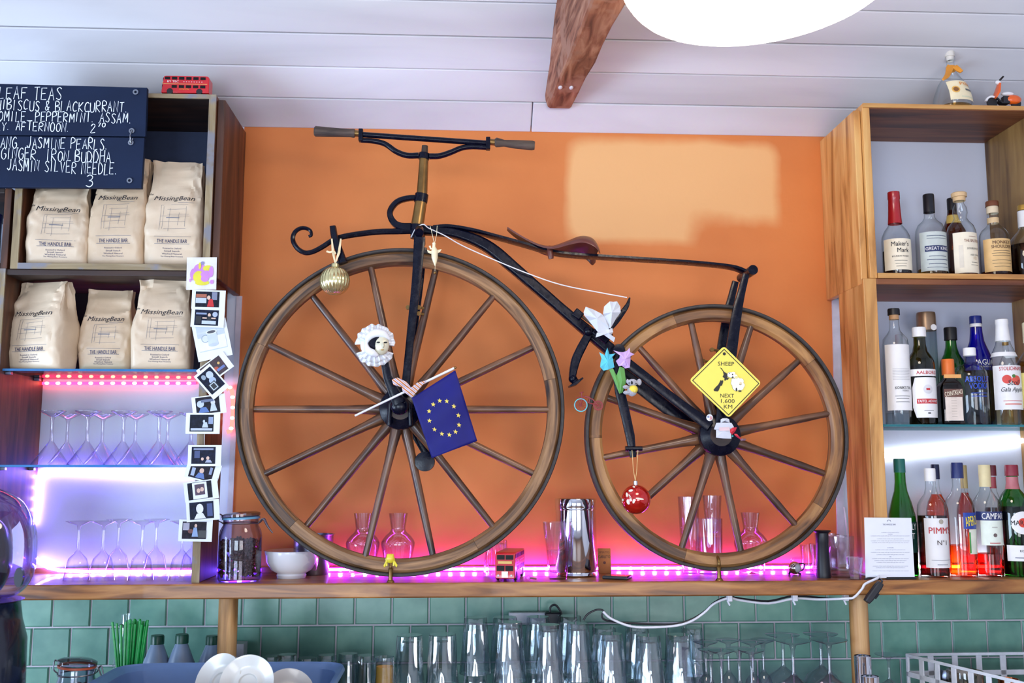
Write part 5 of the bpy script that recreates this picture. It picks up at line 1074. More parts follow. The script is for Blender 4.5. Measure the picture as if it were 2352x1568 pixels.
sgn = lambda x, z: Z(x, -z) + e
for s, x, y_, w_, h_ in (('SHEEP', 648, 333, 226, 56), ('NEXT', 664, 775, 190, 52), ('1,600', 672, 852, 190, 62), ('KM', 676, 926, 116, 52)):
    obj('lettering', lettering(s, x, -y_, w_, h_, -.02, .012, 0, sgn), blk, r, w=True, smooth=0)
for pts in ([(560, 382), (590, 395), (607, 425), (628, 448), (655, 462), (668, 485), (665, 525), (690, 532), (672, 556), (650, 552), (640, 568), (622, 562), (628, 535), (600, 514), (614, 482), (606, 440), (585, 410)],
            [(573, 555), (588, 568), (606, 558), (610, 580), (600, 612), (592, 634), (570, 640), (556, 676), (548, 700), (530, 716), (482, 710), (476, 690), (505, 655), (540, 622), (560, 585)]):
    obj('printed_shape', G().add([Z(*q) + e for q in pts], [list(range(len(pts)))[::-1]]), blk, r, w=True, smooth=0)
def dsk(x, y_, a, b, m, o_): obj('printed_shape', disc(tuple(Z(x, y_) + Vector((0, -o_, 0))), M(a / 6.03, YS), 20, M(b / 6.03, YS)), m, r, w=True, smooth=0)
wl = flat('#f2f2ee', .5)
for i, (x, y_, a) in enumerate(((760, 600, 46), (800, 560, 44), (850, 575, 42), (870, 630, 36), (790, 650, 58), (850, 660, 40), (745, 560, 26))): dsk(x, y_, a + 2, a + 2, blk, .0009 + i * .00006)
for i, (x, y_, a) in enumerate(((760, 600, 46), (800, 560, 44), (850, 575, 42), (870, 630, 36), (790, 650, 58), (850, 660, 40), (745, 560, 26))): dsk(x, y_, a, a, wl, .0016 + i * .00008)
for q in ((790, 690, 12, 26, blk), (838, 712, 24, 10, blk), (848, 606, 18, 22, flat('#d8c8a0')), (846, 620, 17, 10, blk), (705, 488, 45, 41, blk)): dsk(*q, .0023)
dsk(705, 488, 42, 38, wl, .0025); dsk(745, 465, 30, 20, wl, .0026); dsk(770, 505, 34, 24, wl, .0027); dsk(735, 482, 9, 12, blk, .0028); dsk(693, 466, 8, 5, blk, .0028); dsk(738, 522, 10, 16, blk, .0028); dsk(790, 520, 24, 20, flat('#e0d890'), .0028); dsk(672, 500, 8, 8, wl, .003)
# paper butterfly, tulips, bicycle, koala, bauble
Z = zoomer(1280, 660, 6.03, -.33); pap = flat('#cdd2dc', .75, var=.01)
r = thing('origami_butterfly', 'white folded paper butterfly perched on the backbone before the rear wheel', 'origami', Z(660, 700))
obj('paper_wing', fold([Z(365, 340), Z(390, 272), Z(500, 305), Z(610, 370), Z(650, 400), Z(700, 540), Z(720, 590), Z(560, 625), Z(440, 465), Z(368, 390)], Z(540, 440), .016), pap, r, w=True, smooth=15)
obj('paper_wing', fold([Z(650, 400), Z(628, 370), Z(650, 262), Z(720, 200), Z(775, 198), Z(822, 200), Z(872, 262), Z(872, 350), Z(815, 430), Z(730, 575), Z(700, 545)], Z(745, 360), .018), pap, r, w=True, smooth=15)
obj('paper_tail', fold([Z(530, 692), Z(545, 630), Z(650, 590), Z(720, 582), Z(762, 560), Z(770, 622), Z(745, 660), Z(798, 700), Z(783, 755), Z(720, 715), Z(630, 645)], Z(700, 640), .012), pap, r, w=True, smooth=15)
Z = zoomer(1280, 660, 6.03, -.345)
for nm, lb, m, pts, cen in (('origami_tulip', 'turquoise folded paper tulip on the green paper stem', flat('#5cc4dc', .6), [[(582, 897), (640, 935), (645, 962), (690, 838), (722, 925), (750, 925), (808, 912), (742, 945), (776, 992), (770, 1020), (792, 1105), (700, 1140), (640, 1150), (590, 1105), (600, 1040), (610, 985)]], [(690, 1030)]),
                            ('origami_tulip', 'lilac folded paper tulip on the green paper stem', flat('#c9a6e0', .6), [[(775, 870), (850, 895), (912, 895), (960, 880), (1003, 832), (1003, 900), (1070, 922), (1010, 930), (1015, 985), (1000, 1112), (940, 1120), (890, 1085), (850, 1088), (808, 1020), (860, 975), (870, 920)]], [(930, 1000)])):
    r = thing(nm, lb, 'origami', Z(*cen[0]))
    obj('folded_petals', fold([Z(*q) for q in pts[0]], Z(*cen[0]), .012), m, r, w=True, smooth=12)
    obj('petal_flap', fold([Z(cen[0][0] - 45, cen[0][1] + 10, -.004), Z(cen[0][0], cen[0][1] - 45, -.004), Z(cen[0][0] + 40, cen[0][1] + 20, -.004), Z(cen[0][0] + 20, cen[0][1] + 85, -.004), Z(cen[0][0] - 40, cen[0][1] + 80, -.004)], Z(cen[0][0], cen[0][1] + 30, -.004), .008), m, r, w=True, smooth=12)
r = thing('origami_leaves', 'green folded paper stem with two forked leaves under the paper tulips', 'origami', Z(870, 1400))
gr = flat('#5e9a4c', .6)
obj('leaf', fold([Z(720, 1140), Z(770, 1120), Z(822, 1220), Z(880, 1300), Z(905, 1455), Z(858, 1472), Z(790, 1300)], Z(830, 1320), .005), gr, r, w=True, smooth=12)
obj('leaf', fold([Z(822, 1220), Z(862, 1095), Z(930, 1120), Z(948, 1310), Z(905, 1455), Z(870, 1460)], Z(890, 1290), .007), gr, r, w=True, smooth=12)
Z = zoomer(1290, 860, 4.61, -.315); rd_ = flat('#8a2f30', .45); tq = flat('#58c4cc', .4)
r = thing('toy_bicycle', 'tiny dark red wire bicycle with one turquoise tyre by the rear rim', 'toy bicycle', Z(290, 390))
for x, y_, R_, m in ((203, 323, 72, tq), (387, 327, 54, rd_)):
    c = Z(x, y_); rr = M(R_ / 4.61, -.315); wo = obj('wheel', G().ring(rr - .0024, rr, .003, 0, 2 * PI, 40), m, r, w=False); wo.location = c - worldloc(r)
    obj('rim', G().ring(rr - .0045, rr - .0022, .002, 0, 2 * PI, 36), rd_, wo)
    for k_ in range(12): obj('spoke', G().tube([(0, 0, 0), ((rr - .003) * math.cos(k_ * PI / 6), 0, (rr - .003) * math.sin(k_ * PI / 6))], .0007, 5), rd_, wo)
for pts in ([(203, 323), (215, 240), (210, 190)], [(190, 192), (210, 190), (232, 184)], [(160, 245), (250, 232), (330, 262), (387, 327)], [(215, 240), (290, 300), (387, 327)], [(290, 300), (300, 240), (250, 232)], [(265, 245), (240, 228), (290, 238)]):
    obj('frame_wire', G().tube([Z(*q) for q in pts], .0016, 6), rd_, r, w=True)
Z = zoomer(1280, 660, 6.03, -.36); gy = flat('#a9a9b4', .9, sheen=.6, var=.1, scale=200, bump=.6)
r = thing('koala_clip', 'grey clip-on toy koala in a yellow shirt on the hanging leg bar', 'toy', Z(1030, 1500)); u_ = M(1 / 6.03, -.36)
def ball(nm, x, y_, a, b, d, m, dy=0): obj(nm, G().sphere(Z(x, y_, dy), (a * u_, d * u_, b * u_), 18, 12), m, r, w=True, smooth=70)
ball('head', 1040, 1318, 72, 52, 60, gy); ball('ear', 1135, 1310, 34, 46, 26, gy); ball('ear', 975, 1300, 22, 32, 24, gy); ball('body', 1035, 1430, 70, 78, 62, gy); ball('shirt', 1050, 1412, 68, 62, 64, flat('#e8d24a', .6), -.002)
ball('arm', 950, 1378, 44, 26, 26, gy, -.008); ball('leg', 960, 1455, 48, 28, 26, gy, -.006); ball('nose', 1032, 1318, 16, 24, 14, dkb, -.0105); ball('eye', 1090, 1330, 8, 10, 8, dkb, -.009); ball('eye', 995, 1322, 7, 9, 8, dkb, -.009); ball('button', 1072, 1432, 9, 9, 8, wl, -.0115)
Z = zoomer(1290, 860, 4.61, -.34); c = Z(786, 1320); R_ = M(155 / 4.61, -.34)
r = thing('bauble', 'shiny red glass bauble with glitter leaf sprig on a gold thread', 'bauble', c - Vector((0, 0, R_)))
obj('ball', G().sphere((0, 0, R_), R_, 40, 26), flat('#c81410', .06, .55, coat=1, var=0), r, smooth=80)
obj('cap', G().lathe([(.006, 2 * R_ - .001), (.0055, 2 * R_ + .009), (0, 2 * R_ + .011)], 14), flat('#d8d8dc', .25, .9), r)
tr = BVHTree.FromPolygons([p + c for p in G().sphere((0, 0, 0), R_, 40, 26).v], G().sphere((0, 0, 0), R_, 40, 26).f); fo = onto(tr, .001); cr_m = flat('#e8dccb', .6)
for x, y_, a, b, an in ((715, 1225, 22, 12, -20), (675, 1270, 10, 24, 0), (685, 1345, 14, 28, -15), (738, 1335, 12, 26, 10), (800, 1310, 45, 10, 8), (640, 1325, 6, 14, 0), (752, 1186, 12, 10, 0), (705, 1300, 8, 40, -20)):
    pts = []
    for i in range(14):
        t = 2 * PI * i / 14; dx, dz = a * math.cos(t), b * math.sin(t) * (1 if True else 0); ca, sa = math.cos(math.radians(an)), math.sin(math.radians(an)); q = Z(x + dx * ca - dz * sa, y_ + dx * sa + dz * ca); pts.append(fo(q.x, q.z))
    obj('leaf_print', G().add(pts, [list(range(14))[::-1]]), cr_m, r, w=True, smooth=0)
gt = flat('#e8c884', .4)
for q in ((745, 912), (808, 912)): obj('thread', G().tube([Z(780, 1125), Z(lerp(780, q[0], .55), lerp(1125, q[1], .5)), Z(q[0], 800)], .0007, 5), gt, r, w=True)
# badge, paper shirt and red paper bird at the rear hub
Z = zoomer(1560, 780, 6.03, -.35); c = Z(420, 1078)
r = thing('pin_badge', 'small round pin badge with stars and stripes at the rear axle', 'badge', c); u_ = M(1 / 6.03, -.35)
obj('disc', G().lathe([(0, -.002), (44 * u_, -.001), (47 * u_, .001), (0, .002)], 24, axis='y'), flat('#dfe2ea', .3), r)
for i_, x in enumerate((8, 20, 32)): obj('stripe', G().box((x * u_, -.0022, -4 * u_), (5 * u_, .0004, (62 - i_ * 14) * u_)).rot('Y', 12), redp, r, smooth=0)
obj('canton', G().box((-18 * u_, -.0022, 12 * u_), (28 * u_, .0004, 28 * u_)), flat('#7a88a8', .4), r, smooth=0)
r = thing('paper_shirt', 'little white folded paper shirt hanging at the rear hub', 'origami', Z(620, 1250))
obj('shirt', fold([Z(515, 1150), Z(620, 1146), Z(725, 1150), Z(757, 1210), Z(716, 1238), Z(720, 1370), Z(610, 1366), Z(510, 1355), Z(512, 1250), Z(480, 1240)], Z(620, 1250), .003), flat('#c9ccd8', .7), r, w=True, smooth=12)
obj('collar', fold([Z(575, 1150), Z(570, 1105), Z(600, 1088), Z(660, 1088), Z(692, 1100), Z(696, 1150), Z(635, 1130)], Z(632, 1115), .006), pap, r, w=True, smooth=12)
obj('print', G().add([Z(*q) + Vector((0, -.0042, 0)) for q in ((545, 1215), (690, 1208), (692, 1258), (548, 1262))], [(3, 2, 1, 0)]), flat('#dcc0c6', .7), r, w=True, smooth=0)
r = thing('paper_bird', 'little red folded paper bird beside the paper shirt at the rear hub', 'origami', Z(790, 1300))
obj('wing', fold([Z(700, 1245), Z(740, 1215), Z(800, 1212), Z(775, 1265), Z(740, 1312), Z(705, 1290)], Z(745, 1255), .006), flat('#c8283a', .5), r, w=True, smooth=12)
obj('body', fold([Z(765, 1300), Z(800, 1305), Z(860, 1368), Z(845, 1378), Z(800, 1350), Z(765, 1320)], Z(805, 1335), .005), flat('#c8283a', .5), r, w=True, smooth=12)
obj('beak', fold([Z(840, 1372), Z(880, 1368), Z(932, 1370), Z(910, 1398), Z(860, 1402)], Z(885, 1385), .004), flat('#7a5a6a', .5), r, w=True, smooth=12)
obj('bead', G().sphere(Z(740, 1335), .0024, 8, 6), flat('#30b0b0', .4), r, w=True)

# ---------------------------------------------------------------- glassware on the left glass shelf and the long shelf
gv = clearv; tg0 = glass('#fbf9ff', '#dcd8f0', 4.0, .06)
MART = [(.0488, 0), (.0483, .001), (.006, .062), (.0045, .068), (.004, .085), (.004, .118), (.007, .128), (.033, .1415), (.034, .143), (.0335, .1445), (0, .145)]
WINE = [(.0338, 0), (.0335, .001), (.030, .02), (.0275, .04), (.023, .056), (.012, .068), (.005, .076), (.0038, .085), (.0036, .13), (.006, .142), (.034, .1525), (.0345, .1535), (0, .155)]
def stemware(kind, prof, label, group, loc, sc_=1):
    r = thing(kind, label, 'glass', loc, 0, group); pr = [(a * sc_, b * sc_) for a, b in prof]
    k = next(i for i, (a, b) in enumerate(pr) if a < .0065 * sc_ + 1e-6)
    obj('glass_bowl', G().lathe(pr[:k + 1], 32), gv, r, smooth=60); e = len(pr) - 4
    obj('stem', G().lathe(pr[k:e], 14), gv, r, smooth=60); obj('foot', G().lathe(pr[e - 1:], 32), gv, r, smooth=60); return r
for i, (px, y) in enumerate(((115, -.20), (197, -.20), (280, -.20), (362, -.20), (436, -.135), (151, -.075), (232, -.075), (308, -.075), (382, -.075))):
    fr = i < 5; stemware('martini_glass', MART, 'upturned martini glass on the lower glass shelf, %s in the %s row' % (ordinal(i if fr else i - 5), 'front' if fr else 'back'), 'upturned martini glasses', (U(px, 1060, y).x, y, zg2))
for i, (px, y) in enumerate(((176, -.2), (233, -.2), (323, -.2), (416, -.2), (268, -.1), (355, -.1), (440, -.1))):
    fr = i < 4; stemware('wine_glass', WINE, 'upturned wine glass on the long shelf, %s in the %s row' % (ordinal(i if fr else i - 4), 'front' if fr else 'back'), 'upturned wine glasses on the long shelf', (U(px, 1320, y).x, y, ZS))
CAR = [(0, 0), (.034, 0), (.037, .006), (.038, .03), (.043, .06), (.0465, .078), (.046, .09), (.036, .105), (.024, .116), (.0205, .124), (.021, .132), (.0265, .168)]
def carafe(px, y, label, water=0):
    r = thing('carafe', label, 'carafe', (U(px, 1320, y).x, y, ZS), 0, 'small glass carafes'); pr = [tuple(p) for p in cr(CAR[1:], 3)]
    obj('carafe_glass', G().lathe([(0, .004)] + pr + [(pr[-1][0] - .002, pr[-1][1])] + [(a - .002, b) for a, b in pr[::-1] if b > .01], 32), gv, r, smooth=60)
    if water: obj('water', G().lathe([(0, .006), (.034, .006), (.036, .02), (.0362, water), (0, water)], 28), lqd('#f0f0ff'), r)
carafe(832, -.09, 'small glass carafe behind the front wheel, the left of the pair'); carafe(913, -.09, 'small glass carafe behind the front wheel, beside the yellow toy'); carafe(1727, -.1, 'small glass carafe standing behind the foot of the rear wheel')
def tumbler(name, label, loc, H, r0, r1, m=None, nf=0, flip=False, group=None, water=0, base=.008, th=.0022, cat='glass'):
    """r0 base radius, r1 rim radius, nf facets."""
    r = thing(name, label, cat, loc, 0, group); m = m or gv; N = 4 * nf if nf else 32
    sh = (lambda a, z: 1 - .1 * abs(math.cos(a * nf / 2)) * max(0, 1 - max(0, z - H * .62) / (H * .2))) if nf else None
    o_ = [(0, 0), (r0 * .96, 0), (r0, .002), (lerp(r0, r1, .3), H * .3), (lerp(r0, r1, .62), H * .62), (lerp(r0, r1, .8), H * .8), (r1, H), (r1 - th, H)]
    i_ = [(lerp(r0, r1, .62) - th, H * .62), (r0 - th * 1.3, base + .003), (r0 * .5, base), (0, base)]
    if flip: o_ = [(a, H - b) for a, b in o_]; i_ = [(a, H - b) for a, b in i_]
    sh2 = (lambda a, z: sh(a, H - z)) if (nf and flip) else sh
    obj('glass_wall', G().lathe(o_ + i_, N, shape=sh2), m, r, smooth=28)
    if water: obj('water', G().lathe([(0, base + .001), (r0 - th * 1.5, base + .002), (lerp(r0, r1, water / H) - th * 1.3, water), (0, water)], 28), lqd('#eef2fb'), r)
    return r
s = U(1140, 1320, -.09); tumbler('tumbler', 'upturned ridged tumbler behind the toy bus', (s.x, -.09, ZS), M(75, -.09), .030, .0365, nf=18, flip=True)
s = U(1281, 1330, -.23); tumbler('water_glass', 'tall flared glass half full of water beside the steel canister', (s.x, -.23, ZS), M(126, -.23), .025, .0395, nf=8, water=.075, base=.016)
s = U(1585, 1320, -.10); tumbler('footed_glass', 'tall clear glass behind the spokes, left of the stacked pair', (s.x, -.10, ZS), M(172, -.10), .022, .030, nf=10, base=.012)
s = U(1632, 1320, -.12); tumbler('water_glass', 'wide glass with water under another glass behind the rear wheel', (s.x, -.12, ZS), M(124, -.12), .033, .037, nf=0, water=.10)
s = U(1640, 1320, -.12); tumbler('tall_glass', 'tall glass nested in the wide water glass behind the rear wheel', (s.x, -.12, ZS + .105), M(176, -.12) - .105, .019, .0265, nf=12)
for i, (px, y, hh, a, b) in enumerate(((1858, -.14, 66, .017, .022), (1880, -.06, 62, .018, .023))):
    s = U(px, 1320, y); r = tumbler('glass_mug', ['small glass mug left of the black cylinder on the shelf', 'small glass mug half hidden by the black cylinder'][i], (s.x, y, ZS), M(hh, y), a, b)
    obj('handle', G().tube(cr([(-.9 * b, 0, .045), (-.045, 0, .042), (-.045, 0, .02), (-.9 * b, 0, .014)], 5) if i == 0 else cr([(.9 * b, 0, .045), (.045, 0, .042), (.045, 0, .02), (.9 * b, 0, .014)], 5), .0028, 8), gv, r)
s = U(1934, 1325, -.23); tumbler('tumbler', 'heavy faceted tumbler right of the black cylinder', (s.x, -.23, ZS), M(92, -.2), .031, .036, m=tg0, nf=7, base=.018)
s = U(1903, 1325, -.15); tumbler('tumbler', 'heavy tumbler standing behind the faceted one by the menu', (s.x, -.15, ZS), M(90, -.12), .030, .034, m=tg0, nf=7, base=.014)
s = U(1965, 1330, -.288); tumbler('shot_glass', 'small faceted shot glass next to the paper menu', (s.x, -.288, ZS), M(50, -.262), .014, .021, m=tg0, nf=7, base=.012)
# ---------------------------------------------------------------- other things on the long shelf
def beans(rad, z0, z1, n, seed, ang=.9):
    g = G(); rn = random.Random(seed); b = G().sphere((0, 0, 0), (.0062, .0042, .0034), 6, 4)
    for i in range(n):
        rr = rad * math.sqrt(rn.random()) if i % 3 else rad * rn.uniform(.9, 1); a = rn.uniform(0, 2 * PI); z = lerp(z0, z1 - .012 * (rr / rad), rn.random() ** .8)
        m = Euler((rn.uniform(0, 3), rn.uniform(0, 3), rn.uniform(0, 3))).to_matrix(); g.add([m @ p + Vector((rr * math.cos(a), rr * math.sin(a), z)) for p in b.v], b.f)
    return g
def clipjar(label, loc, R, H, tilt, bl, fill, seal, seed):
    r = thing('clip_jar', label, 'jar', loc); jg = glass('#f4f2fb', '#6f78a8', 1.3)
    pr = [(R * .9, 0), (R, .006), (R * 1.0, H * .62), (R * .95, H * .7), (R * .82, H * .77), (R * .82, H * .86)]
    obj('jar_glass', G().lathe([(0, .001)] + pr + [(R * .79, H * .86), (R * .79, H * .77), (R * .96, H * .62), (R * .96, .008), (0, .006)], 36), jg, r, smooth=50)
    ld = obj('lid', G().lathe([(R * .8, 0), (R * .9, .003), (R * .9, .010), (R * .7, .014), (0, .016)], 36), glass('#c8ccd8', '#50587a', 1.3), r, smooth=50); ld.location = (0, 0, H * .875); ld.rotation_euler = (0, tilt, 0)
    se = obj('rubber_seal', G().lathe([(R * .8, -.003), (R * .88, -.003), (R * .88, .002), (R * .8, .002)], 32), seal, r); se.location = (0, 0, H * .87); se.rotation_euler = (0, tilt * .5, 0)
    mt = flat('#8a8c96', .3, 1)
    obj('wire_bail', G().tube([(R * .86 * math.cos(a), R * .86 * math.sin(a), H * .8) for a in [2 * PI * i / 32 for i in range(32)]], .0016, 6, closed=True), mt, r)
    obj('clasp', G().tube(cr([(R * .86, -.012, H * .8), (R * 1.05, -.012, H * .86), (R * 1.25, -.006, H * .76), (R * 1.5, 0, H * .66)], 4), .0018, 6), mt, r)
    obj('clasp', G().tube(cr([(R * .86, .012, H * .8), (R * 1.05, .012, H * .86), (R * 1.25, .006, H * .76), (R * 1.5, 0, H * .66)], 4), .0018, 6), mt, r)
    obj('hinge', G().tube(cr([(-R * .86, 0, H * .8), (-R * 1.1, 0, H * .84), (-R * 1.05, 0, H * .92), (-R * .85, 0, H * .9)], 4), .0018, 6), mt, r)
    g = beans(R * .9, .012, fill * H, 620, seed); o = obj('contents', g, bl, None, smooth=60); o.name = 'coffee_beans' if seed == 1 else 'dried_fruit'; o.location = loc
    return r, o
s = U(549, 1332, -.235); loc = (s.x, -.235, ZS); _, o = clipjar('clip top glass jar of dark coffee beans at the left of the long shelf', loc, M(47, -.235), M(158, -.235), -.08, flat('#43241a', .4, var=.25, scale=90, coat=.2), .62, flat('#6aa8c8', .5), 1)
tag(o, 'dark roasted coffee beans filling the clip top jar on the long shelf', 'coffee beans', kind='stuff')
s = U(669, 1335, -.165); r = thing('bowl', 'white porcelain bowl covered with crumpled cling film', 'bowl', (s.x, -.165, ZS)); R_ = M(62, -.165); H_ = M(60, -.165)
pr = [(R_ * .5, 0), (R_ * .53, .008), (R_ * .5, .012), (R_ * .72, H_ * .3), (R_ * .9, H_ * .6), (R_ * .97, H_ * .97), (R_ * .965, H_), (R_ * .94, H_ * .98), (R_ * .86, H_ * .6), (R_ * .6, H_ * .26), (0, H_ * .2)]
obj('porcelain', G().lathe([(0, .002)] + pr, 48), flat('#e9e8ec', .22, coat=.3, var=.01), r, smooth=40)
rn = random.Random(9); v = []
for j in range(9):
    for k in range(60):
        a = 2 * PI * k / 60; t = j / 8; rr = R_ * (1.0 + .03 * math.sin(7 * a) * t + .16 * t * max(0, math.cos(a - .1)) ** 2 + .035 * noise.noise(Vector((a * 5, t * 4, 2)))) * (1 - .25 * t); v.append((rr * math.cos(a), rr * math.sin(a), H_ * (1.01 - t * (.75 * max(.25, .5 + .5 * math.cos(a))))))
g = G().add(v + [(0, 0, H_ * 1.005)], [(j * 60 + k, j * 60 + (k + 1) % 60, j * 60 + 60 + (k + 1) % 60, j * 60 + 60 + k) for j in range(8) for k in range(60)] + [(k, (k + 1) % 60, 540) for k in range(60)])
obj('cling_film', g, glass('#fbfbff', '#e6e4f4', 1.3, .08), r, smooth=30)
s = U(718, 1325, -.075); r = thing('steel_pot', 'small brushed steel pot half hidden behind the white bowl', 'pot', (s.x, -.075, ZS)); R_ = M(43, -.075); H_ = M(88, -.075); stl = flat('#9aa2b8', .28, 1)
obj('pot_body', G().lathe([(0, 0), (R_ * .78, 0), (R_ * .82, .004), (R_ * .9, H_ * .62), (R_, H_ * .66), (R_ * 1.02, H_ * .96), (R_ * 1.08, H_), (R_ * 1.0, H_), (R_ * .95, H_ * .7), (R_ * .8, .006), (0, .006)], 36), stl, r)
obj('pot_handle', G().tube(cr([(R_ * .9, -.02, H_ * .5), (R_ * 1.18, -.024, H_ * .5), (R_ * 1.18, .0, H_ * .46), (R_ * .9, .005, H_ * .46)], 4), .002, 6), stl, r)
r = thing('toy_frog', 'little yellow rubber frog sitting on the front hook', 'toy', U(897, 1301, -.34)); Z = zoomer(480, 1100, 3.79, -.345); fy = flat('#e8d63c', .4, coat=.2)
obj('body', G().sphere(Z(1578, 690), (.011, .008, .012), 14, 10), fy, r, w=True)
for x in (1560, 1597): obj('eye', G().sphere(Z(x, 664), (.0042,) * 3, 10, 8), fy, r, w=True)
for a, b, c_ in (((1560, 700), (1540, 730), (1528, 755)), ((1597, 700), (1618, 728), (1632, 752))): obj('leg', G().tube(cr([Z(*a), Z(*b), Z(*c_), Z(c_[0] + (-6 if a[0] < 1580 else 6), c_[1] + 4)], 4), [.004, .003, .0032, .004], 8), fy, r, w=True)
for a, b in (((1545, 690), (1548, 755)), ((1610, 690), (1606, 755))): obj('arm', G().tube([Z(*a), Z(*b)], [.0026, .0022], 8), fy, r, w=True)
s = U(1324, 1322, -.15); R_ = M(47, -.15); H_ = M(172, -.15); r = thing('steel_canister', 'tall polished steel canister with fitted lid on the long shelf', 'canister', (s.x, -.15, ZS)); ch = flat('#d8d8de', .07, 1, var=.01)
obj('canister_body', G().lathe([(0, 0), (R_ * .9, 0), (R_ * .96, .004), (R_ * .93, .01), (R_ * .93, .014), (R_ * .985, .022), (R_ * .98, H_ * .87), (0, H_ * .87)], 48), ch, r, smooth=50)
obj('canister_lid', G().lathe([(R_ * 1.0, H_ * .855), (R_ * 1.02, H_ * .86), (R_ * 1.0, H_ * .875), (R_ * 1.02, H_ * .89), (R_ * 1.02, H_ * .985), (R_, H_), (R_ * .9, H_ * .985), (0, H_ * .985)], 48), ch, r, smooth=50)
q0, q1 = U(1375, 1310, -.1), U(1403, 1258, -.085)
r = thing('small_card', 'small orange printed card leaning beside the steel canister', 'card', ((q0.x + q1.x) / 2, -.09, ZS)); W_ = q1.x - q0.x; H_ = U(1390, 1258, -.08).z - ZS
obj('card', G().box((0, 0, H_ / 2), (W_, .001, H_)), flat('#c8783a', .6), r, smooth=0)
obj('lettering', lettering('SPIRITO', 0, H_ * .84, W_ * .8, H_ * .08, fn=lambda x, z: (x, -.0012, z)), flat('#6a2a1a'), r, smooth=0); obj('lettering', lettering('CARLITO', 0, H_ * .66, W_ * .9, H_ * .12, bold=.02, fn=lambda x, z: (x, -.0012, z)), ink, r, smooth=0)
obj('emblem', disc((0, -.0012, H_ * .42), .004, 14), flat('#6a2a1a'), r, smooth=0); r.rotation_euler = (math.radians(-10), 0, 0)
s = U(1418, 1330, -.235); r = thing('smartphone', 'dark smartphone lying flat on the long shelf beside the canister', 'phone', (s.x, -.235, ZS), math.radians(-24)); 
obj('phone_case', G().box((0, 0, .0045), (.072, .13, .009)), flat('#15161e', .35), r, bevel=.003); obj('screen', G().box((0, 0, .0092), (.066, .12, .0006)), flat('#2a2c38', .08), r, smooth=0)
r.scale = (.95, .42, 1)
s = U(1213, 1328, -.26); r = thing('bottle_stopper', 'tiny clear stopper lying on the shelf right of the toy bus', 'stopper', (s.x, -.26, ZS)); obj('knob', G().sphere((0, 0, .0065), (.0075, .0065, .0065), 12, 8), gv, r); obj('pin', G().tube([(.005, 0, .006), (.022, .004, .003)], .0022, 8), flat('#8a6a60', .4), r)
s = U(1826, 1320, -.15); r = thing('steel_pourer', 'small polished steel ball with wire loop on the shelf', 'pourer', (s.x, -.15, ZS)); obj('ball', G().sphere((0, 0, .018), .0175, 18, 12), ch, r); obj('cap', G().sphere((.004, -.012, .018), (.011, .008, .012), 14, 10), flat('#b8b8c4', .5), r)
obj('loop', G().tube(cr([(.012, 0, .03), (.027, 0, .028), (.024, 0, .014), (.012, 0, .008)], 4), .002, 6), flat('#2a2a34', .4), r); obj('leg', G().tube([(-.012, 0, .012), (-.018, -.004, .001)], .003, 6), flat('#2a2a34', .4), r)
obj('leg', G().tube([(.006, -.004, .006), (.014, -.008, .001)], .003, 6), flat('#2a2a34', .4), r)
s = U(1892, 1328, -.24); R_ = M(16, -.24); H_ = M(107, -.24); r = thing('bottle_pump', 'matt black cylinder with flanged top standing on the long shelf', 'pump', (s.x, -.24, ZS))
obj('barrel', G().lathe([(0, 0), (R_, 0), (R_ * 1.02, .004), (R_ * .86, H_ * .72), (R_ * .92, H_ * .74), (R_ * .9, H_ * .94), (0, H_ * .95)], 28), flat('#10121c', .4), r); obj('flange', G().lathe([(R_ * .8, H_ * .93), (R_ * 1.3, H_ * .985), (R_ * 1.2, H_), (0, H_)], 28), flat('#10121c', .45), r)
YM = -.288
pm = P([(1988, 1326), (2101, 1323), (2093, 1189), (1985, 1188)], YM); r = thing('menu_card', 'white printed paper menu standing before the vermouth bottle', 'menu', (sum(p.x for p in pm) / 4, YM + .004, ZS))
zz0 = ZS + .003; pm[0].z = zz0; pm[1].z = zz0 + .001
obj('paper', G().prism([(p.x, p.z) for p in pm], YM, YM + .0006), flat('#e6e8f2', .6, var=.01), r, w=True, smooth=0)
obj('menu_stand', G().box(((pm[0].x + pm[1].x) / 2 + .03, YM + .012, ZS + .003), (.08, .03, .006)), blackp, r, w=True, bevel=.001)
Z = zoomer(1950, 1000, 3.92, YM - .0006); gt_ = flat('#5a6078', .6)
mf = lambda x, z: Z(x, -z)
obj('lettering', lettering('THE HANDLE BAR', 362, -800, 118, 14, fn=mf), gt_, r, w=True, smooth=0); obj('emblem', G().ring(M(16 / 3.92, YM), M(20 / 3.92, YM), .0003, .3, 2.9, 12, Z(360, 778)), gt_, r, w=True, smooth=0)
rn = random.Random(2)
for i, (y_, wd) in enumerate(((872, 160), (886, 40), (903, 350), (930, 240), (948, 350), (965, 330), (1008, 60), (1028, 270), (1052, 350), (1072, 250), (1090, 16), (1108, 330), (1125, 290), (1142, 250), (1175, 320), (1190, 260), (1218, 330))):
    tx = 'cocktails of the week with gin lime and mint over ice served long'[:max(3, int(wd / 5.6))]
    obj('lettering', lettering(tx, 362 + y_ * .01, -y_, wd, 8, fn=mf), gt_, r, w=True, smooth=0)
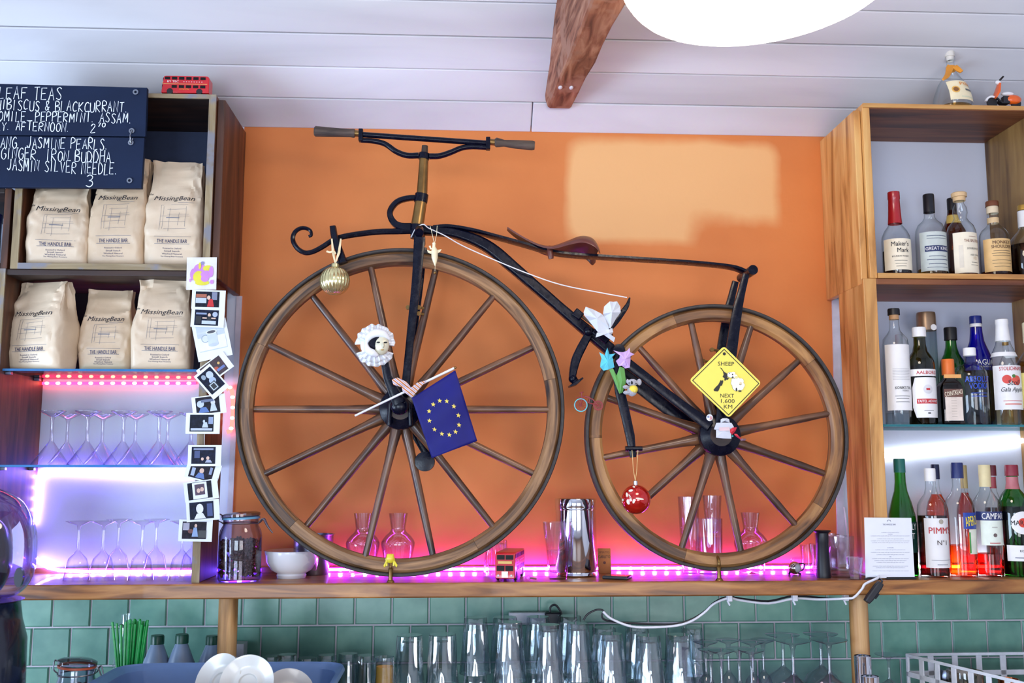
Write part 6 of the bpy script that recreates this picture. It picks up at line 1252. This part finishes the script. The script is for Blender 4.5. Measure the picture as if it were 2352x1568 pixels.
# cables and the inline switch
wc = flat('#dfe0ea', .4); bc = flat('#1c1e26', .45)
Yc = -.318; X0 = xi2 - .037 - .0045
solo('power_cable', G().tube(cr([Vector((X0 + .02, -.03, ZS + .18)), Vector((X0 + .02, -.05, ZS + .09)), Vector((X0, -.088, ZS + .03)), Vector((X0, -.15, ZS + .006)), Vector((X0, -.25, ZS + .006)), Vector((X0, -.305, ZS + .008)), U(1988, 1340, Yc), U(1980, 1352, Yc - .004), U(1962, 1371, Yc), U(1945, 1374, Yc + .01)] +
     P([(1880, 1376), (1825, 1374), (1765, 1385), (1700, 1378), (1674, 1373), (1640, 1386), (1618, 1406), (1590, 1425), (1555, 1436), (1500, 1440), (1450, 1438), (1405, 1421), (1385, 1404)], -.27), 4), .0032, 8), wc, 'white cable clipped along under the shelf and looping over its right part', 'cable')
solo('power_cable', G().tube(cr([U(2018, 1345, Yc - .008), U(2026, 1335, Yc - .006), U(2020, 1329, -.29), U(1998, 1327, -.296), U(1985, 1330, -.296)], 4), .0024, 8), bc, 'short black cable from the inline switch over the shelf edge', 'cable')
solo('power_cable', G().tube(cr(P([(1990, 1381), (1960, 1376), (1900, 1374), (1825, 1368), (1765, 1380), (1700, 1374), (1672, 1370), (1642, 1382), (1620, 1402), (1592, 1420), (1555, 1432), (1500, 1433), (1440, 1430), (1395, 1425), (1382, 1415), (1386, 1402), (1370, 1400), (1350, 1410), (1340, 1424)], -.262), 4), .0026, 8), bc, 'black cable clipped along under the shelf beside the white one', 'cable')
a, b = U(2023, 1338, Yc - .012), U(1990, 1382, Yc - .012)
r = thing('inline_switch', 'black inline cable switch hanging over the shelf edge near the menu', 'switch', b); obj('switch_body', G().tube([a, lerp(a, b, .2), lerp(a, b, .8), b], 0, flat=(.018, [.014, .019, .019, .015])), bc, r, w=True, bevel=.002)
obj('rocker', G().tube([lerp(a, b, .4) + Vector((.006, 0, -.006)), lerp(a, b, .65) + Vector((.006, 0, -.006))], 0, flat=(.008, .012)), bc, r, w=True)
for i, (px, py) in enumerate(((1675, 1374), (1825, 1373), (1942, 1376))):
    c = U(px, py, -.272); r = thing('cable_clip', ['leftmost', 'middle', 'rightmost'][i] + ' of three white cable clips under the shelf', 'clip', (c.x, c.y, ZB - .02), 0, 'cable clips'); obj('saddle', G().box((0, 0, .011), (.013, .02, .018)), wc, r, bevel=.002)
    obj('nail', G().tube([(-.006, -.004, .004), (0, -.004, -.008)], .0025, 8), wc, r)
# ---------------------------------------------------------------- on the worktop under the shelf
tg_ = glass('#f3f8fb', '#b4c8d8', 3.2, .05)
cols = [(940, 1457, 62, -.20, 1), (1016, 1455, 66, -.20, 1), (1092, 1416, 56, -.16, 0), (1160, 1416, 58, -.12, 0), (1172, 1427, 58, -.26, 0), (1236, 1415, 56, -.12, 0), (1262, 1433, 52, -.27, 0), (1308, 1413, 56, -.12, 0), (1328, 1430, 52, -.24, 0), (1388, 1440, 56, -.14, 0), (1404, 1454, 56, -.26, 0), (1464, 1438, 54, -.14, 0), (1490, 1458, 56, -.25, 0), (1560, 1456, 58, -.2, 0), (1590, 1440, 50, -.1, 0)]
GL = 'upturned beer tumblers stacked under the shelf'
proto = {}
for i, (px, top, wpx, y, big) in enumerate(cols):
    z1 = U(px, top, y).z; Hh = (z1 - ZC) / 2; r0 = M(wpx, y) / 2 * .95; r1 = r0 * 1.34
    for k in (1, 0):
        z = ZC + k * Hh; lb = 'upturned faceted beer tumbler, %s one in the column %s' % (['lower', 'upper'][k], ordinal(i))
        tumbler('beer_tumbler', lb, (U(px, top + 60, y).x, y, z + .0005), Hh - .001, r0, r1 if not big else r0 * 1.16, m=tg_, nf=10, flip=True, group=GL, base=.014, th=.003)
# low tumblers further left, only their tops in view
for i, (px, top, y) in enumerate(((622, 1506, -.1), (660, 1502, -.16), (706, 1510, -.1), (752, 1503, -.14), (800, 1500, -.1), (842, 1504, -.15))):
    z1 = U(px, top, y).z; tumbler('short_tumbler', 'upturned short tumbler behind the grey tub, %s' % ordinal(i), (U(px, top, y).x, y, ZC), z1 - ZC, .026, .034, m=tg_, nf=9, flip=True, group='upturned short tumblers', base=.014)
CH = [(.024, 0), (.024, .001), (.029, .04), (.028, .08), (.018, .115), (.006, .13), (.0042, .138), (.0045, .185), (.007, .2), (.031, .209), (.032, .211), (0, .213)]
for i, (px, top, y) in enumerate(((1632, 1488, -.27), (1656, 1490, -.3), (1697, 1486, -.27), (1725, 1489, -.3), (1620, 1470, -.15), (1672, 1466, -.13), (1728, 1470, -.15), (1752, 1466, -.12))):
    z1 = U(px, top, y).z; r = stemware('champagne_glass', [(a, b) for a, b in CH], 'upturned slim stemmed glass under the shelf, %s of the %s four' % (ordinal(i % 4), 'front' if i < 4 else 'back'), 'upturned slim stemmed glasses', (U(px, top, y).x, y, ZC), (z1 - ZC) / .213)
BG = [(.034, 0), (.034, .001), (.042, .03), (.045, .055), (.042, .08), (.03, .1), (.012, .112), (.0055, .118), (.004, .126), (.004, .165), (.007, .176), (.036, .1845), (.037, .186), (0, .188)]
for i, (px, top, y) in enumerate(((1820, 1467, -.26), (1903, 1465, -.26), (1797, 1454, -.12), (1884, 1452, -.12), (2040, 1500, -.14))):
    z1 = U(px, top, y).z; stemware('balloon_glass', BG, ['large upturned balloon wine glass, front left of four by the post', 'large upturned balloon wine glass, front right of four by the post', 'large upturned balloon wine glass, back left of four by the post', 'large upturned balloon wine glass, back right of four by the post', 'large upturned wine glass between the post and white basket'][i], 'upturned balloon wine glasses', (U(px, top, y).x, y, ZC), (z1 - ZC) / .188)
for i, (px, top, wpx, y) in enumerate(((1981, 1505, 38, -.33), (1998, 1552, 40, -.42))):
    c = U(px, top, y); R_ = M(wpx, y) / 2; Hh = c.z - ZC
    solo('steel_cup', G().lathe([(0, .002), (R_ * .8, 0), (R_, Hh), (R_ * .95, Hh), (R_ * .94, Hh - .006), (0, Hh - .007)], 32, (c.x, y, ZC)), ch, ['tall polished steel measuring cup in front of the right post', 'shorter polished steel cup beside the tall measuring cup'][i], 'cup')
c = U(884, 1508, -.36); R_ = M(21, -.36); r = thing('juice_glass', 'small glass streaked with yellow juice right of the grey tub', 'glass', (c.x, -.36, ZC)); Hh = c.z - ZC
obj('glass_wall', G().lathe([(0, 0), (R_ * .8, 0), (R_ * 1.2, Hh * .5), (R_ * 1.0, Hh * .8), (R_, Hh), (R_ * .94, Hh), (R_ * 1.1, Hh * .5), (0, .01)], 28), tg_, r)
obj('juice', G().lathe([(0, .012), (R_ * .7, .012), (R_ * 1.08, Hh * .5), (R_ * .92, Hh * .78), (R_ * .9, Hh * .9), (R_ * .3, Hh * .86), (0, Hh * .8)], 24), flat('#e0a02c', .35), r)
# bottles with green caps, straws
for i, (px, top, wpx) in enumerate(((362, 1458, 66), (418, 1456, 66), (488, 1459, 66))):
    y = -.16; c = U(px, top, y); R_ = M(wpx, y) / 2; Hh = c.z - ZC; r = thing('plastic_bottle', ['cloudy plastic bottle with green cap, left of three', 'cloudy plastic bottle with green cap, middle of three', 'cloudy plastic bottle with green cap and dark liquid beside the post'][i], 'bottle', (c.x, y, ZC), 0, 'plastic bottles with green caps')
    obj('bottle_body', G().lathe([(0, 0), (R_, 0), (R_, Hh * .62), (R_ * .97, Hh * .68), (R_ * .42, Hh * .9), (R_ * .38, Hh * .92)], 28), flat('#7e92ae', .3, var=.02), r, smooth=50)
    obj('bottle_cap', G().lathe([(R_ * .44, Hh * .91), (R_ * .44, Hh * .985), (R_ * .4, Hh), (0, Hh)], 28, shape=lambda a, z: 1 + .012 * math.cos(24 * a)), flat('#0c4a3a', .35), r)
    if i == 2: obj('dark_liquid', G().lathe([(0, .004), (R_ * 1.004, .004), (R_ * 1.004, Hh * .64), (0, Hh * .641)], 28), flat('#1a1c40', .3), r)
c = U(525, 1470, -.06); solo('white_carton', G().box((c.x + .012, -.06, (ZC + U(560, 1475, -.06).z) / 2), (.07, .05, U(560, 1475, -.06).z - ZC)), flat('#c8ccd4', .5), 'white carton peeking out behind the left shelf post', 'carton')
c = U(290, 1410, -.1); R_ = M(26, -.1); Hh = c.z - ZC; r = thing('glass_bottle', 'empty clear glass bottle standing behind the green straws', 'bottle', (c.x, -.1, ZC))
obj('bottle_glass', G().lathe([(0, .002), (R_, 0), (R_, Hh * .45), (R_ * .85, Hh * .6), (R_ * .42, Hh * .84), (R_ * .36, Hh * .95), (R_ * .4, Hh)], 28), tg_, r); obj('neck_ring', G().lathe([(R_ * .38, Hh * .885), (R_ * .52, Hh * .89), (R_ * .52, Hh * .91), (R_ * .38, Hh * .915)], 24), blackp, r)
y = -.3; c = U(298, 1560, y); cupr = thing('straw_cup', 'clear cup that holds the bundle of green straws', 'cup', (c.x, y, ZC)); obj('cup_wall', G().lathe([(0, 0), (.03, 0), (.038, .1), (.036, .1), (.028, .004), (0, .004)], 28), tg_, cupr)
rn = random.Random(11); gs = flat('#0c9440', .35, coat=.2, var=.1)
sme = None
for i in range(26):
    if i < 3: tx, ty = 258 + i * 10, 1428 + i * 3; bxp = 296 - 4 * i
    else: tx = 290 + (i - 3) * 2.3 + rn.uniform(-4, 4); ty = 1425 + rn.uniform(-6, 12) + abs(i - 14) * .3; bxp = 288 + (i - 3) * .7
    y0 = y + rn.uniform(-.02, .02); top = U(tx, ty, y0 + rn.uniform(-.02, .02)); bot = Vector((U(bxp, 1568, y0).x, y0, ZC + .006)); d = top - bot
    if sme is None: sme = mesh('straw', G().lathe([(.0033, 0), (.0033, 1), (.0027, 1), (.0027, 0)], 10), gs)
    o = bpy.data.objects.new('straw', sme); sc.collection.objects.link(o); o.location = bot; o.rotation_mode = 'QUATERNION'; o.rotation_quaternion = Vector((0, 0, 1)).rotation_difference(d); o.scale = (1, 1, d.length)
    tag(o, 'green plastic straw standing apart from the bundle, %s' % ordinal(i) if i < 3 else 'green plastic drinking straw in the dense bundle standing in the cup', 'straw', 'green drinking straws')
# grey tub with crockery, jar and grinder at lower left
def tub():
    zr2 = U(500, 1527, -.36).z; x0, x1 = U(262, 1560, -.42).x, U(782, 1535, -.36).x; r = thing('washing_up_tub', 'blue grey plastic washing up tub with crockery at the lower left', 'tub', ((x0 + x1) / 2, -.5, ZC)); m = flat('#5f7fb0', .35, var=.03)
    xc = (x0 + x1) / 2; yc = -.50; w2, d2 = (x1 - x0) / 2, .17; Hh = zr2 - ZC; prof = [(.86, 0), (.9, .01), (1, Hh * .93), (1.045, Hh), (1.06, Hh - .008), (1.05, Hh - .01), (1.03, Hh - .004), (.975, Hh * .93), (.87, .012)]; v = []; N = 48
    for s_, z in prof:
        for k in range(N):
            a = 2 * PI * k / N; cx, cy_ = math.cos(a), math.sin(a); v.append((xc + w2 * s_ * math.copysign(abs(cx) ** .3, cx), yc + d2 * s_ * math.copysign(abs(cy_) ** .3, cy_), ZC + z))
    f = [(j * N + k, j * N + (k + 1) % N, (j + 1) * N + (k + 1) % N, (j + 1) * N + k) for j in range(len(prof) - 1) for k in range(N)] + [list(range(N))[::-1], [(len(prof) - 1) * N + k for k in range(N)]]
    obj('tub_body', G().add(v, f), m, r, w=True, smooth=40); return r
tub()
por = flat('#d2cfc8', .25, coat=.3, var=.01)
def plate(cx, cy_, y, R_, tx, ty, label, k_=0):
    c = U(cx, cy_, y); pr = [(0, .003), (R_ * .5, .003), (R_ * .55, .0), (R_ * .6, .0), (R_ * .64, .006), (R_ * .96, .017), (R_, .019), (R_, .022), (R_ * .93, .0205), (R_ * .66, .0105), (R_ * .56, .0085), (R_ * .52, .0085), (R_ * .42, .0125), (R_ * .36, .0125), (R_ * .32, .009), (0, .008)]
    g = G().lathe(pr, 56).rot('X', tx).rot('Y', ty); o = solo('saucer', g.mv(c), por, label, 'saucer', 'white saucers in the tub'); return o
plate(572, 1572, -.56, .062, 66, -12, 'large white saucer with raised rings standing upright in the tub')
b0_ = U(528, 1580, -.50); nv = Matrix.Rotation(math.radians(-48), 3, 'Y') @ Matrix.Rotation(math.radians(52), 3, 'X') @ Vector((0, 0, 1))
for i in range(5):
    q = b0_ + nv * (i * .0115); o = plate(500, 1590, -.5, .064, 52, -48, 'white saucer in the leaning stack left of the ringed one, %s' % ['at the very back', 'second from the back', 'in the middle', 'second from the front', 'at the very front'][i]); o.location = q - Vector((0, 0, .055))
plate(660, 1600, -.5, .06, 55, 30, 'white saucer lying at the right side of the tub')
s = U(175, 1568, -.42); Hh = U(175, 1508, -.42).z - ZC; loc = (s.x, -.42, ZC); _, o = clipjar('clip top glass jar of dried fruit beside the grinder at lower left', loc, .05, Hh / .95, .12, flat('#4a3028', .5, var=.2, scale=80), .72, flat('#b8563a', .5), 2)
tag(o, 'dark dried fruit filling the lower left clip top jar', 'dried fruit', kind='stuff')
# grinder
YG = -.62; r = thing('coffee_grinder', 'dark coffee grinder with clear domed hopper cut by the left edge', 'grinder', (U(-40, 1500, YG).x, YG, ZC)); dn = flat('#0e1428', .25, coat=.4)
cg = U(-52, 1290, YG); hz = glass('#ece8ff', '#b8a8f4', 1.8, .03)
def hop(R_, z0, z1): return [(R_ * .3, z0), (R_ * .72, z0 + .012), (R_ * .96, z0 + .05), (R_, lerp(z0, z1, .45)), (R_ * .94, lerp(z0, z1, .66)), (R_ * .72, lerp(z0, z1, .86)), (R_ * .35, lerp(z0, z1, .97)), (0, z1)]
zt0, zt1 = U(0, 1380, YG).z, U(-30, 1118, YG).z; RR = U(74, 1290, YG).x - cg.x
obj('hopper', G().lathe([tuple(p) for p in cr(hop(RR, zt0, zt1), 4)], 48, (cg.x, YG, 0)), hz, r, w=True, smooth=70)
R2 = U(22, 1290, YG).x - cg.x
obj('inner_cone', G().lathe([tuple(p) for p in cr(hop(R2, zt0 + .01, U(0, 1180, YG).z), 4)], 40, (cg.x, YG, 0)), dn, r, w=True, smooth=70)
obj('lock_hole', G().lathe([(0, -.006), (.011, -.006), (.011, .004), (0, .004)], 20, axis='y', sx=1).xf(Matrix.Diagonal((.85, 1, 1.9))).mv(U(44, 1325, YG - RR * .55)), dn, r, w=True)
zc0 = U(0, 1384, YG).z
obj('grinder_body', G().lathe([(RR * .98, ZC), (RR * .98, ZC + .05), (U(50, 1560, YG).x - cg.x, U(0, 1540, YG).z), (U(54, 1470, YG).x - cg.x, U(0, 1470, YG).z), (U(44, 1425, YG).x - cg.x, U(0, 1425, YG).z), (U(40, 1388, YG).x - cg.x, zc0), (U(48, 1384, YG).x - cg.x, zc0 + .006), (0, zc0 + .008)], 40, (cg.x, YG, 0)), dn, r, w=True, smooth=60)
# power strip and plug
c = U(1215, 1422, -.07); r = thing('power_strip', 'white power strip on the tiles behind the tumblers', 'power strip', (c.x, -.012, c.z - .012)); obj('strip_body', G().box((0, -.02, .012), (.11, .03, .03)), wc, r, bevel=.003)
obj('plug', G().box((.068 - .0, -.05, .008), (.045, .03, .045)), bc, r, bevel=.004)
obj('plug_cord', G().tube(cr([(.06, -.05, .028), (.062, -.05, .045), (.075, -.05, .05), (.088, -.05, .035), (.098, -.05, .01)], 4), .003, 8), bc, r)
# white basket at lower right with its contents
def basket():
    YK0 = -.10; A = U(2082, 1500, YK0); zt_ = A.z; r = thing('white_basket', 'white slotted plastic basket of utensils at the lower right corner', 'basket', (A.x + .2, -.3, ZC)); m = flat('#dfe2ea', .4)
    B = A + Vector((.12, -.40, 0)); c2 = A + Vector((.42, .005, 0)); D = B + Vector((.42, .005, 0)); bot = lambda p: Vector((p.x, p.y, zt_ - .15))
    def wall(p, q, nx):
        d = q - p; t = .004; nrm = Vector((-d.y, d.x, 0)).normalized() * t
        def slab(u0, u1, z0, z1, nm):
            a, b = p + d * u0, p + d * u1
            g = G().add([Vector((a.x, a.y, z0)), Vector((b.x, b.y, z0)), Vector((b.x, b.y, z1)), Vector((a.x, a.y, z1))] + [Vector((a.x, a.y, z0)) + nrm, Vector((b.x, b.y, z0)) + nrm, Vector((b.x, b.y, z1)) + nrm, Vector((a.x, a.y, z1)) + nrm], [(0, 1, 2, 3), (7, 6, 5, 4), (0, 4, 5, 1), (1, 5, 6, 2), (2, 6, 7, 3), (3, 7, 4, 0)])
            obj(nm, g, m, r, w=True, smooth=0, bevel=.001)
        slab(0, 1, zt_ - .008, zt_, 'rim_rail'); slab(0, 1, zt_ - .062, zt_ - .048, 'middle_rail'); slab(0, 1, zt_ - .15, zt_ - .1, 'bottom_panel')
        for i in range(nx + 1): u = i / nx; slab(max(0, u - .02), min(1, u + .02), zt_ - .1, zt_ - .008, 'slat')
    wall(B, A, 7); wall(A, c2, 6); wall(D, B, 7); wall(c2, D, 7)
    obj('basket_floor', G().add([bot(A), bot(B), bot(D), bot(c2)] + [bot(p) + Vector((0, 0, .004)) for p in (A, B, D, c2)], [(0, 1, 2, 3), (7, 6, 5, 4), (0, 4, 5, 1), (1, 5, 6, 2), (2, 6, 7, 3), (3, 7, 4, 0)]), m, r, w=True, smooth=0)
    obj('pedestal', G().box(((A.x + D.x) / 2, (A.y + D.y) / 2, (ZC + zt_ - .15) / 2), (.4, .3, zt_ - .15 - ZC)), flat('#9aa0a8', .5), r, w=True, smooth=0)
    return A, zt_
A, zt_ = basket(); zf = zt_ - .146
c = U(2215, 1530, -.24); solo('glass_bowl', G().lathe([(0, 0), (.02, 0), (.045, .04), (.048, .1), (.046, .125), (.043, .12), (.04, .045), (0, .006)], 30, (c.x, -.24, zf)), glass('#e4ddd2', '#9a948c', 1.8), 'cloudy glass bowl in the white basket', 'bowl')
c = U(2160, 1530, -.2); o = solo('sieve', G().lathe([(0, 0), (.02, .004), (.034, .02), (.038, .035), (.036, .035), (.018, .006), (0, .003)], 28).rot('Y', 40).mv((c.x, -.2, zf + .075)), stl, 'small steel strainer leaning in the white basket', 'strainer')
c = U(2315, 1540, -.25); solo('copper_jug', G().lathe([(0, 0), (.03, 0), (.032, .07), (.026, .09), (.027, .105), (.024, .105), (.02, .08), (0, .01)], 28, (c.x, -.25, zf)), flat('#b8683c', .22, 1), 'small copper jug in the white basket', 'jug')
